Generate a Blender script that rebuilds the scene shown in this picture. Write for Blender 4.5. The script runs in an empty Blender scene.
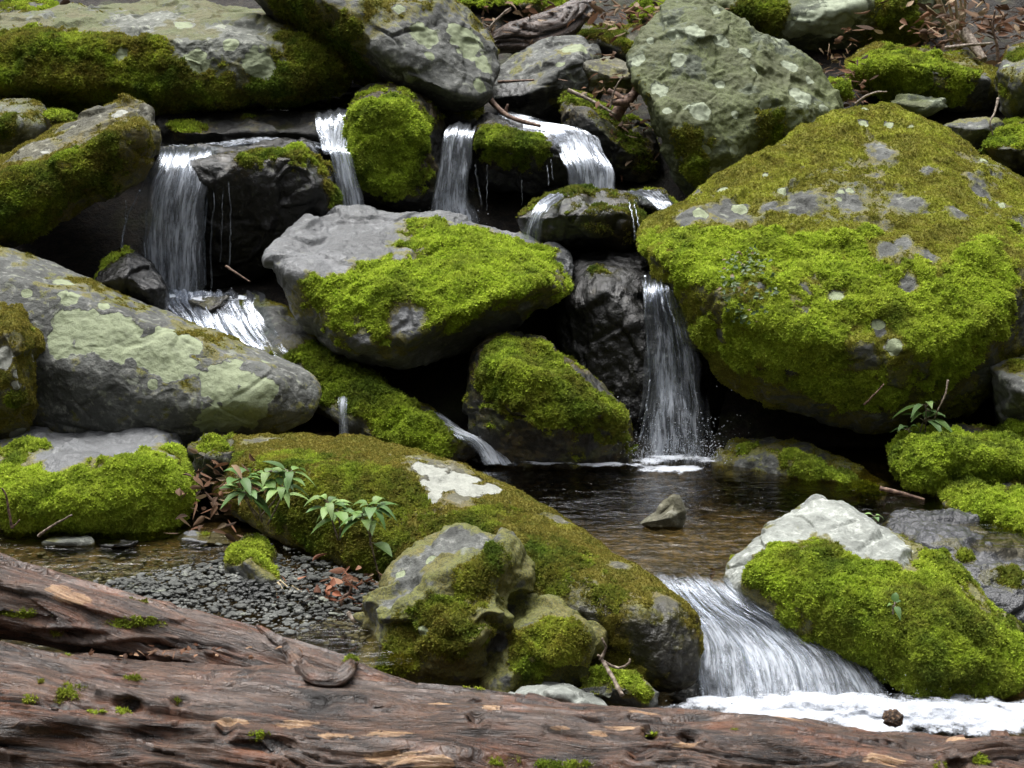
import bpy, bmesh, math, random
import numpy as np
from mathutils import Vector

# ------------------------------------------------------------------ camera, sky, sun, exposure
SC = bpy.context.scene
COL = SC.collection
R = math.radians
CAM = np.array((0.0, 0.0, 2.0)); PITCH = R(14.0); HFOV = R(34.0)
K = 2*math.tan(HFOV/2)/1024
cam_d = bpy.data.cameras.new('camera'); cam = bpy.data.objects.new('camera', cam_d); COL.objects.link(cam)
cam.location = CAM; cam.rotation_euler = (R(90)-PITCH, 0, 0)
cam_d.angle = HFOV; cam_d.clip_start = 0.05; cam_d.clip_end = 500
cam_d.dof.use_dof = True; cam_d.dof.focus_distance = 6.6; cam_d.dof.aperture_fstop = 9
SC.camera = cam
SUN_EL, SUN_AZ = R(76), R(325)            # high, from beyond the cascade and a little left: soft light through cloud
W = bpy.data.worlds.new('World'); SC.world = W; W.use_nodes = True
wn = W.node_tree.nodes; wl = W.node_tree.links
bg = wn['Background']; sky = wn.new('ShaderNodeTexSky'); sky.sky_type = 'NISHITA'; sky.sun_disc = False
sky.sun_elevation = SUN_EL; sky.sun_rotation = SUN_AZ; sky.dust_density = 4; sky.air_density = 1.0
hs = wn.new('ShaderNodeHueSaturation'); hs.inputs['Saturation'].default_value = 0.25
wl.new(sky.outputs[0], hs.inputs['Color']); wl.new(hs.outputs[0], bg.inputs['Color'])
bg.inputs['Strength'].default_value = 0.135
sun_d = bpy.data.lights.new('sun', 'SUN'); sun = bpy.data.objects.new('sun', sun_d); COL.objects.link(sun)
sun_d.energy = 1.25; sun_d.angle = R(48); sun_d.color = (1.0, 0.98, 0.94)
sdir = Vector((math.sin(SUN_AZ)*math.cos(SUN_EL), math.cos(SUN_AZ)*math.cos(SUN_EL), math.sin(SUN_EL)))
sun.rotation_euler = sdir.to_track_quat('Z', 'Y').to_euler(); sun.location = (0, 0, 30)
vs = SC.view_settings; vs.view_transform = 'Standard'; vs.look = 'None'; vs.gamma = 1; vs.exposure = 1.78
SC.cycles.transparent_max_bounces = 24; SC.cycles.max_bounces = 8; SC.cycles.diffuse_bounces = 3

rng = np.random.default_rng(7)
random.seed(7)

# ------------------------------------------------------------------ geometry of sight lines (for measuring the photograph)
_f = np.array((0, math.cos(PITCH), -math.sin(PITCH))); _u = np.array((0, math.sin(PITCH), math.cos(PITCH))); _r = np.array((1.0, 0, 0))
def P(px, py, d):
    v = _f + _r*((px-512)*K) + _u*((384-py)*K)
    return CAM + v*(d/v[1])
def proj(V):
    q = V-CAM; z = q@_f
    return 512+(q@_r)/z/K, 384-(q@_u)/z/K, z

# ------------------------------------------------------------------ noise
_perm = np.random.default_rng(3).permutation(512).astype(np.int64); _perm = np.concatenate([_perm]*3)
_grad = np.random.default_rng(4).normal(size=(512, 3)); _grad /= np.linalg.norm(_grad, axis=1)[:, None]
def noise(p):
    p = np.asarray(p, float); i = np.floor(p).astype(np.int64); f = p-i
    w = f*f*f*(f*(f*6-15)+10); i &= 511; out = 0
    for a in (0, 1):
        for b in (0, 1):
            for c in (0, 1):
                h = _perm[_perm[_perm[(i[:, 0]+a) & 511]+((i[:, 1]+b) & 511)]+((i[:, 2]+c) & 511)]
                g = _grad[h]
                dt = g[:, 0]*(f[:, 0]-a)+g[:, 1]*(f[:, 1]-b)+g[:, 2]*(f[:, 2]-c)
                out = out+dt*(w[:, 0] if a else 1-w[:, 0])*(w[:, 1] if b else 1-w[:, 1])*(w[:, 2] if c else 1-w[:, 2])
    return out*1.5
def fbm(p, o=4, lac=2.1, g=.5):
    s = 0; a = 1.0; p = np.asarray(p, float)
    for k in range(o):
        s = s+a*noise(p+17.3*k); p = p*lac; a *= g
    return s
def sstep(a, b, x):
    t = np.clip((x-a)/(b-a), 0, 1); return t*t*(3-2*t)

# ------------------------------------------------------------------ mesh + object helpers
def mesh(name, V, F, mats, attrs=None, cols=None, smooth=True):
    V = np.asarray(V, np.float32); F = np.asarray(F, np.int32); me = bpy.data.meshes.new(name)
    me.vertices.add(len(V)); me.vertices.foreach_set('co', V.ravel())
    k = F.shape[1]; me.loops.add(F.size); me.loops.foreach_set('vertex_index', F.ravel())
    me.polygons.add(len(F)); me.polygons.foreach_set('loop_start', np.arange(0, F.size, k, dtype=np.int32))
    me.polygons.foreach_set('loop_total', np.full(len(F), k, np.int32))
    me.polygons.foreach_set('use_smooth', np.full(len(F), bool(smooth)))
    for n, a in (attrs or {}).items():
        a = np.asarray(a, np.float32)
        if a.ndim == 1: me.attributes.new(n, 'FLOAT', 'POINT').data.foreach_set('value', a)
        else: me.attributes.new(n, 'FLOAT_VECTOR', 'POINT').data.foreach_set('vector', a.ravel())
    for n, a in (cols or {}).items():
        a = np.concatenate([np.asarray(a, np.float32), np.ones((len(V), 1), np.float32)], 1)
        me.attributes.new(n, 'FLOAT_COLOR', 'POINT').data.foreach_set('color', a.ravel())
    for m in (mats if isinstance(mats, (list, tuple)) else [mats]): me.materials.append(m)
    me.update(); me.validate()
    return me
def link(name, me, parent=None, loc=None):
    o = bpy.data.objects.new(name, me); COL.objects.link(o)
    if parent is not None: o.parent = parent
    if loc is not None: o.location = loc
    return o
def tag(o, label=None, cat=None, group=None, kind=None):
    if label: o['label'] = label
    if cat: o['category'] = cat
    if group: o['group'] = group
    if kind: o['kind'] = kind
    return o
def normals(V, F):
    n = np.zeros_like(V)
    for a, b, c in ([(0, 1, 2)] if F.shape[1] == 3 else [(0, 1, 2), (0, 2, 3)]):
        fn = np.cross(V[F[:, b]]-V[F[:, a]], V[F[:, c]]-V[F[:, a]])
        for k in (a, b, c):
            for j in range(3): n[:, j] += np.bincount(F[:, k], fn[:, j], len(V))
    return n/np.maximum(np.linalg.norm(n, axis=1), 1e-12)[:, None]
_ico = {}
def ico(n):
    if n not in _ico:
        bm = bmesh.new(); bmesh.ops.create_icosphere(bm, subdivisions=n, radius=1)
        _ico[n] = (np.array([v.co for v in bm.verts]), np.array([[v.index for v in f.verts] for f in bm.faces])); bm.free()
    return _ico[n]
def grid_faces(nu, nv, wrap=False):
    i = np.arange(nv-1)[:, None]*nu; j = np.arange(nu if wrap else nu-1)[None, :]; j2 = (j+1) % nu
    return np.stack([i+j, i+j2, i+nu+j2, i+nu+j], -1).reshape(-1, 4)
def spline(pts, n):
    pts = np.asarray(pts, float); m = len(pts)
    q = np.concatenate([[2*pts[0]-pts[1]], pts, [2*pts[-1]-pts[-2]]]); t = np.linspace(0, m-1-1e-9, n); i = t.astype(int)
    f = (t-i).reshape((-1,)+(1,)*(pts.ndim-1)); a, b, c, d = q[i], q[i+1], q[i+2], q[i+3]
    return .5*((2*b)+(-a+c)*f+(2*a-5*b+4*c-d)*f*f+(-a+3*b-3*c+d)*f**3)
def tube_geo(path, rad, nseg=8, n=None, rough=0, seed=0):
    path = np.asarray(path, float); rad = np.asarray(rad, float)*np.ones(len(path))
    if n: rad = spline(rad[:, None], n)[:, 0]; path = spline(path, n)
    n = len(path); t = np.gradient(path, axis=0); t /= np.maximum(np.linalg.norm(t, axis=1), 1e-9)[:, None]
    ref = np.array((0, 0, 1.0)) if abs(t[:, 2]).mean() < .8 else np.array((0, 1.0, 0))
    s = np.cross(t, ref); s /= np.linalg.norm(s, axis=1)[:, None]; b = np.cross(s, t)
    th = np.linspace(0, 2*np.pi, nseg, endpoint=False)
    V = path[:, None]+rad[:, None, None]*(np.cos(th)[None, :, None]*s[:, None]+np.sin(th)[None, :, None]*b[:, None])
    V = V.reshape(-1, 3)
    if rough: V = V+rough*np.stack([noise(V*45+seed+k*9) for k in range(3)], 1)
    F = grid_faces(nseg, n, True)
    V = np.concatenate([V, path[:1], path[-1:]]); c0, c1 = len(V)-2, len(V)-1
    j = np.arange(nseg); j2 = (j+1) % nseg
    F = np.concatenate([F, np.stack([j2, j, np.full(nseg, c0), np.full(nseg, c0)], 1), np.stack([j+(n-1)*nseg, j2+(n-1)*nseg, np.full(nseg, c1), np.full(nseg, c1)], 1)])
    q = F[:, 2] == F[:, 3]
    T = np.concatenate([F[~q][:, [0, 1, 2]], F[~q][:, [0, 2, 3]], F[q][:, :3]])
    return V, T
def join(parts):
    Vs, Fs, o = [], [], 0
    for V, F in parts: Vs.append(V); Fs.append(F+o); o += len(V)
    return np.concatenate(Vs), np.concatenate(Fs)

# ------------------------------------------------------------------ materials
class NT:
    def __init__(s, name):
        s.m = bpy.data.materials.new(name); s.m.use_nodes = True; s.t = s.m.node_tree; s.t.nodes.clear()
        s.out = s.n('ShaderNodeOutputMaterial')
    def n(s, k, **kw):
        x = s.t.nodes.new(k)
        for a, v in kw.items(): setattr(x, a, v)
        return x
    def put(s, sock, v):
        if isinstance(v, bpy.types.NodeSocket): s.t.links.new(v, sock)
        elif hasattr(sock.default_value, '__len__') and not hasattr(v, '__len__'): sock.default_value = (v, v, v, 1)[:len(sock.default_value)]
        elif hasattr(sock.default_value, '__len__'): sock.default_value = tuple(v)+((1,) if len(v) == 3 and len(sock.default_value) == 4 else ())
        else: sock.default_value = v
    def math(s, op, a, b=0.0, c=None, clamp=False):
        x = s.n('ShaderNodeMath', operation=op, use_clamp=clamp); s.put(x.inputs[0], a); s.put(x.inputs[1], b)
        if c is not None: s.put(x.inputs[2], c)
        return x.outputs[0]
    def step(s, x, a, b, lo=0.0, hi=1.0):
        y = s.n('ShaderNodeMapRange', interpolation_type='SMOOTHSTEP'); s.put(y.inputs[0], x); s.put(y.inputs[1], a); s.put(y.inputs[2], b); s.put(y.inputs[3], lo); s.put(y.inputs[4], hi)
        return y.outputs[0]
    def mix(s, f, a, b):
        x = s.n('ShaderNodeMix', data_type='RGBA'); s.put(x.inputs[0], f); s.put(x.inputs[6], a); s.put(x.inputs[7], b); return x.outputs[2]
    def noise(s, vec, scale, detail=6, rough=.55, dist=0):
        x = s.n('ShaderNodeTexNoise'); s.put(x.inputs['Vector'], vec); s.put(x.inputs['Scale'], scale); s.put(x.inputs['Detail'], detail); s.put(x.inputs['Roughness'], rough); s.put(x.inputs['Distortion'], dist)
        return x.outputs[0]
    def attr(s, name): return s.n('ShaderNodeAttribute', attribute_name=name)
    def pos(s): return s.n('ShaderNodeNewGeometry').outputs['Position']
    def mapv(s, vec, scale):
        x = s.n('ShaderNodeVectorMath', operation='MULTIPLY'); s.put(x.inputs[0], vec); x.inputs[1].default_value = scale; return x.outputs[0]
    def bump(s, h, strength=.5, dist=.01, nrm=None):
        x = s.n('ShaderNodeBump'); s.put(x.inputs['Height'], h); x.inputs['Strength'].default_value = strength; x.inputs['Distance'].default_value = dist
        if nrm is not None: s.put(x.inputs['Normal'], nrm)
        return x.outputs[0]
    def bsdf(s, col, rough=.8, nrm=None, spec=.4, **kw):
        x = s.n('ShaderNodeBsdfPrincipled'); s.put(x.inputs['Base Color'], col); s.put(x.inputs['Roughness'], rough); s.put(x.inputs['Specular IOR Level'], spec)
        if nrm is not None: s.put(x.inputs['Normal'], nrm)
        for k, v in kw.items(): s.put(x.inputs[k], v)
        return x.outputs[0]
    def done(s, sh): s.t.links.new(sh, s.out.inputs[0]); return s.m
    def mixs(s, f, a, b):
        x = s.n('ShaderNodeMixShader'); s.put(x.inputs[0], f); s.t.links.new(a, x.inputs[1]); s.t.links.new(b, x.inputs[2]); return x.outputs[0]

def rock_mat(name, dark, mid, light, film=(.115, .12, .018), film2=(.125, .11, .02), speck=.5, rough=.75, lichen=(.215, .25, .145), filmlo=.14):
    t = NT(name); p = t.pos()
    n1 = t.noise(p, 5, 8, .6); n2 = t.noise(p, 28, 7, .62); n3 = t.noise(p, 150, 4, .6); n4 = t.noise(p, 14, 5, .55, .6)
    c = t.mix(t.step(n1, .35, .62), dark, mid)
    c = t.mix(t.step(n2, .5, .72), c, light)
    n0 = t.noise(p, 1.6, 4, .6, .5); c = t.mix(t.step(n0, .45, .62, 0, .6), c, dark)
    c = t.mix(t.step(n3, .52, .70, 0, .65), c, dark)
    sp = t.math('MULTIPLY', t.step(n4, .60, .66), speck)
    c = t.mix(sp, c, t.mix(.45, light, lichen))
    # thin film of algae and flat moss, where the boulder's moss field starts
    mo = t.math('ADD', t.math('MAXIMUM', t.attr('moss').outputs['Fac'], t.attr('film').outputs['Fac']), t.math('MULTIPLY_ADD', n2, .9, -.45))
    mo = t.math('ADD', mo, t.math('MULTIPLY_ADD', n1, .8, -.4))
    fc = t.mix(t.step(n1, .42, .6), film, film2); fc = t.mix(t.step(n3, .42, .62, 0, .75), fc, (.035, .04, .014))
    c = t.mix(t.step(mo, filmlo, filmlo+.22, 0, .93), c, fc)
    li = t.math('ADD', t.attr('lichen').outputs['Fac'], t.math('MULTIPLY_ADD', n4, .6, -.3))
    li = t.math('ADD', li, t.math('MULTIPLY_ADD', n3, .24, -.12))
    lf = t.step(li, .36, .44, 0, .95)
    lc = t.mix(t.step(n2, .45, .68), lichen, tuple(x*.74 for x in lichen)); lc = t.mix(t.step(n3, .52, .64, 0, .35), lc, tuple(x*.45 for x in lichen))
    c = t.mix(lf, c, lc)
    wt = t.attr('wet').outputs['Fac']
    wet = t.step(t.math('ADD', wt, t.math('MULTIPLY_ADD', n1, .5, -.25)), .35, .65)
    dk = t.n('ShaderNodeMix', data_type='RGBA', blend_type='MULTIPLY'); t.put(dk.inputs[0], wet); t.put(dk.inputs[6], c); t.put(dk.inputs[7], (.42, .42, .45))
    h = t.math('ADD', t.math('MULTIPLY', n2, t.math('MULTIPLY_ADD', lf, -.95, 1.0)), t.math('ADD', t.math('MULTIPLY', n3, .3), t.math('MULTIPLY', lf, .1)))
    b = t.bump(h, .75, .016)
    return t.done(t.bsdf(dk.outputs[2], t.math('MULTIPLY_ADD', wet, -.5, rough), b, .45))

MAT = {
 'grey':  rock_mat('stone_grey', (.035, .037, .033), (.095, .10, .092), (.22, .225, .205)),
 'pale':  rock_mat('stone_pale', (.06, .065, .055), (.15, .16, .135), (.30, .31, .27), film=(.09, .105, .03), film2=(.095, .085, .028), speck=.7),
 'green': rock_mat('stone_green_lichen', (.04, .05, .03), (.10, .12, .07), (.23, .26, .17), film=(.085, .105, .03), film2=(.06, .07, .02), speck=.9, lichen=(.24, .275, .19)),
 'slate': rock_mat('stone_slate_blue', (.055, .058, .06), (.115, .12, .125), (.20, .205, .21), speck=.1, rough=.5),
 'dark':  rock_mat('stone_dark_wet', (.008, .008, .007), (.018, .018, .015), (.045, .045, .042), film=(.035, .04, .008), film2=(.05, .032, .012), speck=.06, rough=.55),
 'brown': rock_mat('stone_brown', (.035, .034, .022), (.095, .09, .055), (.22, .21, .15), film=(.12, .115, .018), film2=(.115, .09, .022), speck=.6, lichen=(.27, .28, .245)),
 'white': rock_mat('stone_whitish', (.13, .14, .125), (.31, .33, .30), (.48, .50, .46), speck=.3, lichen=(.5, .52, .46)),
}
def leafy(name, attr='tint', rough=.6, trans=.3, spec=.25):
    t = NT(name); c = t.attr(attr).outputs['Color']
    p = t.n('ShaderNodeBsdfPrincipled'); t.put(p.inputs['Base Color'], c); p.inputs['Roughness'].default_value = rough; p.inputs['Specular IOR Level'].default_value = spec
    tr = t.n('ShaderNodeBsdfTranslucent'); t.put(tr.inputs[0], c)
    return t.done(t.mixs(trans, p.outputs[0], tr.outputs[0]))
M_MOSS = leafy('moss', rough=.8, trans=.4, spec=.1)
M_LEAF = leafy('green_leaf', rough=.5, trans=.25, spec=.3)
M_DEAD = leafy('dead_leaf', rough=.7, trans=.15, spec=.15)
def ground_mat():
    t = NT('wet_soil'); p = t.pos(); n1 = t.noise(p, 3, 8, .6); n2 = t.noise(p, 22, 8, .65); n3 = t.noise(p, 70, 5)
    c = t.mix(t.step(n2, .4, .65), (.006, .005, .004), (.024, .018, .012)); c = t.mix(t.step(n1, .52, .68, 0, .7), c, (.035, .042, .012)); c = t.mix(t.step(n3, .58, .7, 0, .6), c, (.05, .033, .018))
    return t.done(t.bsdf(c, .7, t.bump(t.math('ADD', n2, t.math('MULTIPLY', n3, .5)), .8, .03), .3))
M_SOIL = ground_mat()
def bed_mat():
    t = NT('stream_bed'); p = t.pos(); n1 = t.noise(p, 6, 6, .65, .4); n2 = t.noise(p, 30, 6, .65)
    c = t.mix(t.step(n2, .38, .64), (.026, .020, .010), (.13, .095, .045)); c = t.mix(t.step(n1, .50, .64, 0, .75), c, (.012, .010, .006))
    return t.done(t.bsdf(c, .6, t.bump(t.math('ADD', n1, n2), .8, .03), .3))
M_BED = bed_mat()
def twig_mat(name, a, b, rough=.7):
    t = NT(name); p = t.pos(); n = t.noise(p, 60, 5, .6); return t.done(t.bsdf(t.mix(t.step(n, .4, .62), a, b), rough, t.bump(n, .5, .004), .35))
M_TWIG = twig_mat('twig_bark', (.10, .075, .055), (.30, .25, .20)); M_TWIGR = twig_mat('twig_reddish', (.07, .04, .03), (.20, .13, .09)); M_REED = twig_mat('dry_reed', (.30, .24, .14), (.5, .42, .28))
def pool_mat():
    t = NT('clear_water'); p = t.pos()
    a = t.noise(t.mapv(p, (3.2, 7.5, 3)), 2.2, 4, .55, .5); b = t.noise(t.mapv(p, (10, 20, 10)), 2.6, 3, .5)
    bp = t.bump(t.math('ADD', a, t.math('MULTIPLY', b, .3)),    .40, .045)
    tr = t.n('ShaderNodeBsdfTransparent'); t.put(tr.inputs[0], (.74, .68, .48)); g = t.n('ShaderNodeBsdfGlossy'); g.inputs['Roughness'].default_value = .05; t.put(g.inputs['Color'], .95); t.put(g.inputs['Normal'], bp)
    fr = t.n('ShaderNodeFresnel'); fr.inputs[0].default_value = 1.33; t.put(fr.inputs['Normal'], bp)
    return t.done(t.mixs(t.math('MULTIPLY', fr.outputs[0], 1.1, clamp=True), tr.outputs[0], g.outputs[0]))
M_POOL = pool_mat()
def fall_mat(name='falling_water', lo=.47, hi=.68, base=.10, top=.72):
    t = NT(name); f = t.attr('flow').outputs['Vector']; al = t.attr('alpha').outputs['Fac']
    a = t.noise(t.mapv(f, (1, .12, 1)), 46, 5, .65, .35); b = t.noise(t.mapv(f, (1, .07, 1)), 150, 3, .6); c = t.noise(t.mapv(f, (1, .5, 1)), 11, 4, .6)
    s = t.math('ADD', t.math('MULTIPLY', a, .5), t.math('ADD', t.math('MULTIPLY', b, .28), t.math('MULTIPLY', c, .22)))
    s = t.math('ADD', s, t.math('MULTIPLY_ADD', al, .20, -.15))
    fac = t.step(s, lo, hi, base, top)
    fac = t.math('MULTIPLY', fac, t.step(al, .0, .30))
    bp = t.bump(s, .9, .02)
    d = t.n('ShaderNodeBsdfDiffuse'); t.put(d.inputs[0], (.70, .75, .83)); t.put(d.inputs['Normal'], bp); tl = t.n('ShaderNodeBsdfTranslucent'); t.put(tl.inputs[0], (.70, .75, .83))
    gl = t.n('ShaderNodeBsdfGlossy'); gl.inputs['Roughness'].default_value = .18; t.put(gl.inputs['Color'], (.42, .45, .50)); t.put(gl.inputs['Normal'], bp)
    wsh = t.mixs(.10, t.mixs(.5, d.outputs[0], tl.outputs[0]), gl.outputs[0])
    tr = t.n('ShaderNodeBsdfTransparent'); t.put(tr.inputs[0], (.93, .95, .96)); fr = t.n('ShaderNodeFresnel'); fr.inputs[0].default_value = 1.33; t.put(fr.inputs['Normal'], bp)
    clear = t.mixs(t.math('MULTIPLY', fr.outputs[0], t.step(al, .05, .3)), tr.outputs[0], gl.outputs[0])
    return t.done(t.mixs(fac, clear, wsh))
M_FALL = fall_mat(lo=.48, hi=.68, base=.07, top=.85); M_THIN = fall_mat('thin_running_water', .50, .68, .03); M_FULL = fall_mat('white_water', .47, .68, .08, .74); M_RILL = fall_mat('spreading_water', .51, .76, .02, .42); M_CASC = fall_mat('sliding_water', .47, .70, .04, .85)
def foam_mat():
    t = NT('foam'); p = t.pos(); al = t.attr('alpha').outputs['Fac']
    n = t.noise(p, 30, 7, .7); n2 = t.noise(p, 130, 4, .6); v = t.math('ADD', t.math('MULTIPLY', n, .65), t.math('MULTIPLY', n2, .35))
    f = t.step(t.math('ADD', v, t.math('MULTIPLY_ADD', al, .75, -.5)), .34, .66, 0, .92)
    b = t.bump(v, .3, .015)
    d = t.n('ShaderNodeBsdfDiffuse'); t.put(d.inputs[0], (.53, .56, .61)); t.put(d.inputs['Normal'], b); tl = t.n('ShaderNodeBsdfTranslucent'); t.put(tl.inputs[0], (.53, .56, .61))
    tr = t.n('ShaderNodeBsdfTransparent')
    return t.done(t.mixs(f, tr.outputs[0], t.mixs(.25, d.outputs[0], tl.outputs[0])))
M_FOAM = foam_mat()
def wood_mat():
    t = NT('wet_wood'); g = t.attr('grain').outputs['Vector']; p = t.pos()
    n0 = t.noise(p, 4.0, 6, .6, .6); n1 = t.noise(t.mapv(g, (3.0, 26, 26)), 1.3, 9, .7, .35); n2 = t.noise(t.mapv(g, (9, 190, 190)), 1.1, 6, .7, .25); n3 = t.noise(p, 60, 6, .65); n4 = t.noise(t.mapv(g, (5, 14, 14)), 1.6, 6, .65, .5)
    c = t.mix(t.step(n1, .36, .62), (.012, .007, .005), (.125, .078, .053))
    c = t.mix(t.step(n0, .44, .60, 0, .75), c, t.mix(t.step(n1, .38, .6), (.026, .010, .005), (.20, .085, .042)))
    c = t.mix(t.step(t.attr('grey').outputs['Fac'], .15, .8, 0, .9), c, t.mix(t.step(n1, .34, .62), (.030, .025, .023), (.145, .122, .110)))
    c = t.mix(t.step(n4, .56, .70, 0, .75), c, (.014, .010, .008))
    c = t.mix(t.step(n2, .55, .70, 0, .55), c, (.27, .19, .13)); c = t.mix(t.step(n2, .47, .36, 0, .6), c, (.012, .009, .008))
    ta = t.math('ADD', t.attr('tan').outputs['Fac'], t.math('MULTIPLY_ADD', n1, 1.3, -.75)); ta = t.math('ADD', ta, t.math('MULTIPLY_ADD', n3, .8, -.4)); ta = t.math('ADD', ta, t.math('MULTIPLY_ADD', n2, .5, -.25))
    c = t.mix(t.step(ta, .36, .52, 0, .85), c, t.mix(t.step(n2, .4, .6), (.30, .18, .09), (.56, .42, .26)))
    n5 = t.noise(t.mapv(p, (60, 130, 130)), 1.6, 5, .7); c = t.mix(t.step(n5, .60, .68, 0, .7), c, (.34, .24, .16)); c = t.mix(t.step(n5, .42, .35, 0, .8), c, (.012, .009, .008))
    c = t.mix(t.step(t.attr('crack').outputs['Fac'], .25, .75, 0, .95), c, (.008, .006, .005))
    h = t.math('ADD', t.math('MULTIPLY', n1, .8), t.math('ADD', t.math('MULTIPLY', n2, .55), t.math('ADD', t.math('MULTIPLY', n3, .4), t.math('MULTIPLY', n4, -.6))))
    dkc = t.n('ShaderNodeMix', data_type='RGBA', blend_type='MULTIPLY'); dkc.inputs[0].default_value = 1.0; t.put(dkc.inputs[6], c); t.put(dkc.inputs[7], (.80, .70, .64))
    ro = t.math('MULTIPLY_ADD', n3, .42, .10)
    return t.done(t.bsdf(dkc.outputs[2], ro, t.bump(h, .9, .014), .62))
M_WOOD = wood_mat()

# ------------------------------------------------------------------ ground: one sheet, with steep unseen banks added to block sky light
gx = np.concatenate([-np.geomspace(80, 4.2, 40), np.linspace(-4, 4, 161), np.geomspace(4.2, 80, 40)])
gy = np.concatenate([-np.geomspace(80, 1, 30), np.linspace(0, 4.4, 24), np.linspace(4.5, 12.5, 200), np.geomspace(12.6, 160, 50)])
GX, GY = np.meshgrid(gx, gy)
prof = np.interp(GY, [-80, -10, -4.5, -2.5, 4.0, 5.3, 5.6, 7.0, 7.4, 7.9, 8.3, 8.8, 9.5, 10.2, 11, 12, 14, 20, 60, 160], [70, 15, 4.5, -.45, -.5, -.5, -.34, -.32, -.05, .3, .5, .86, 1.1, 1.33, 1.62, 2.1, 3.0, 6.5, 32, 90])  # steep rise behind the camera, shaped to darken the rock fronts
left = sstep(-.35, -.75, GX)
profl = np.interp(GY, [-80, -10, -4.5, -2.5, 4.6, 5.2, 5.5, 6.3, 6.8, 7.4], [70, 15, 4.5, -.45, -.45, -.22, -.15, -.17, -.12, .0])
Z = np.where(GY < 7.4, prof*(1-left)+profl*left, prof)
Z = Z+np.clip(np.abs(GX)-3.3, 0, 12)*1.4+np.clip(np.abs(GX)-15.3, 0, None)*.6  # side banks raised to cut off low sky light
fp = np.stack([GX, GY, GX*0], -1).reshape(-1, 3)
amp = np.clip(.6+np.abs(fp[:, 1]-6)*.12, .5, 4)
Z = Z.reshape(-1)+.06*amp*fbm(fp*1.3, 5)+.018*fbm(fp*9, 3)
gv = np.column_stack([fp[:, :2], Z]); gf = grid_faces(len(gx), len(gy))
me = mesh('ground', gv, gf, [M_SOIL, M_BED])
cy = gv[gf].mean(1); bedm = ((cy[:, 1] < 7.2) & (cy[:, 1] > 3) & (np.abs(cy[:, 0]) < 3.2)).astype(np.int32)
me.polygons.foreach_set('material_index', bedm)
tag(link('ground', me), kind='structure')

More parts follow.
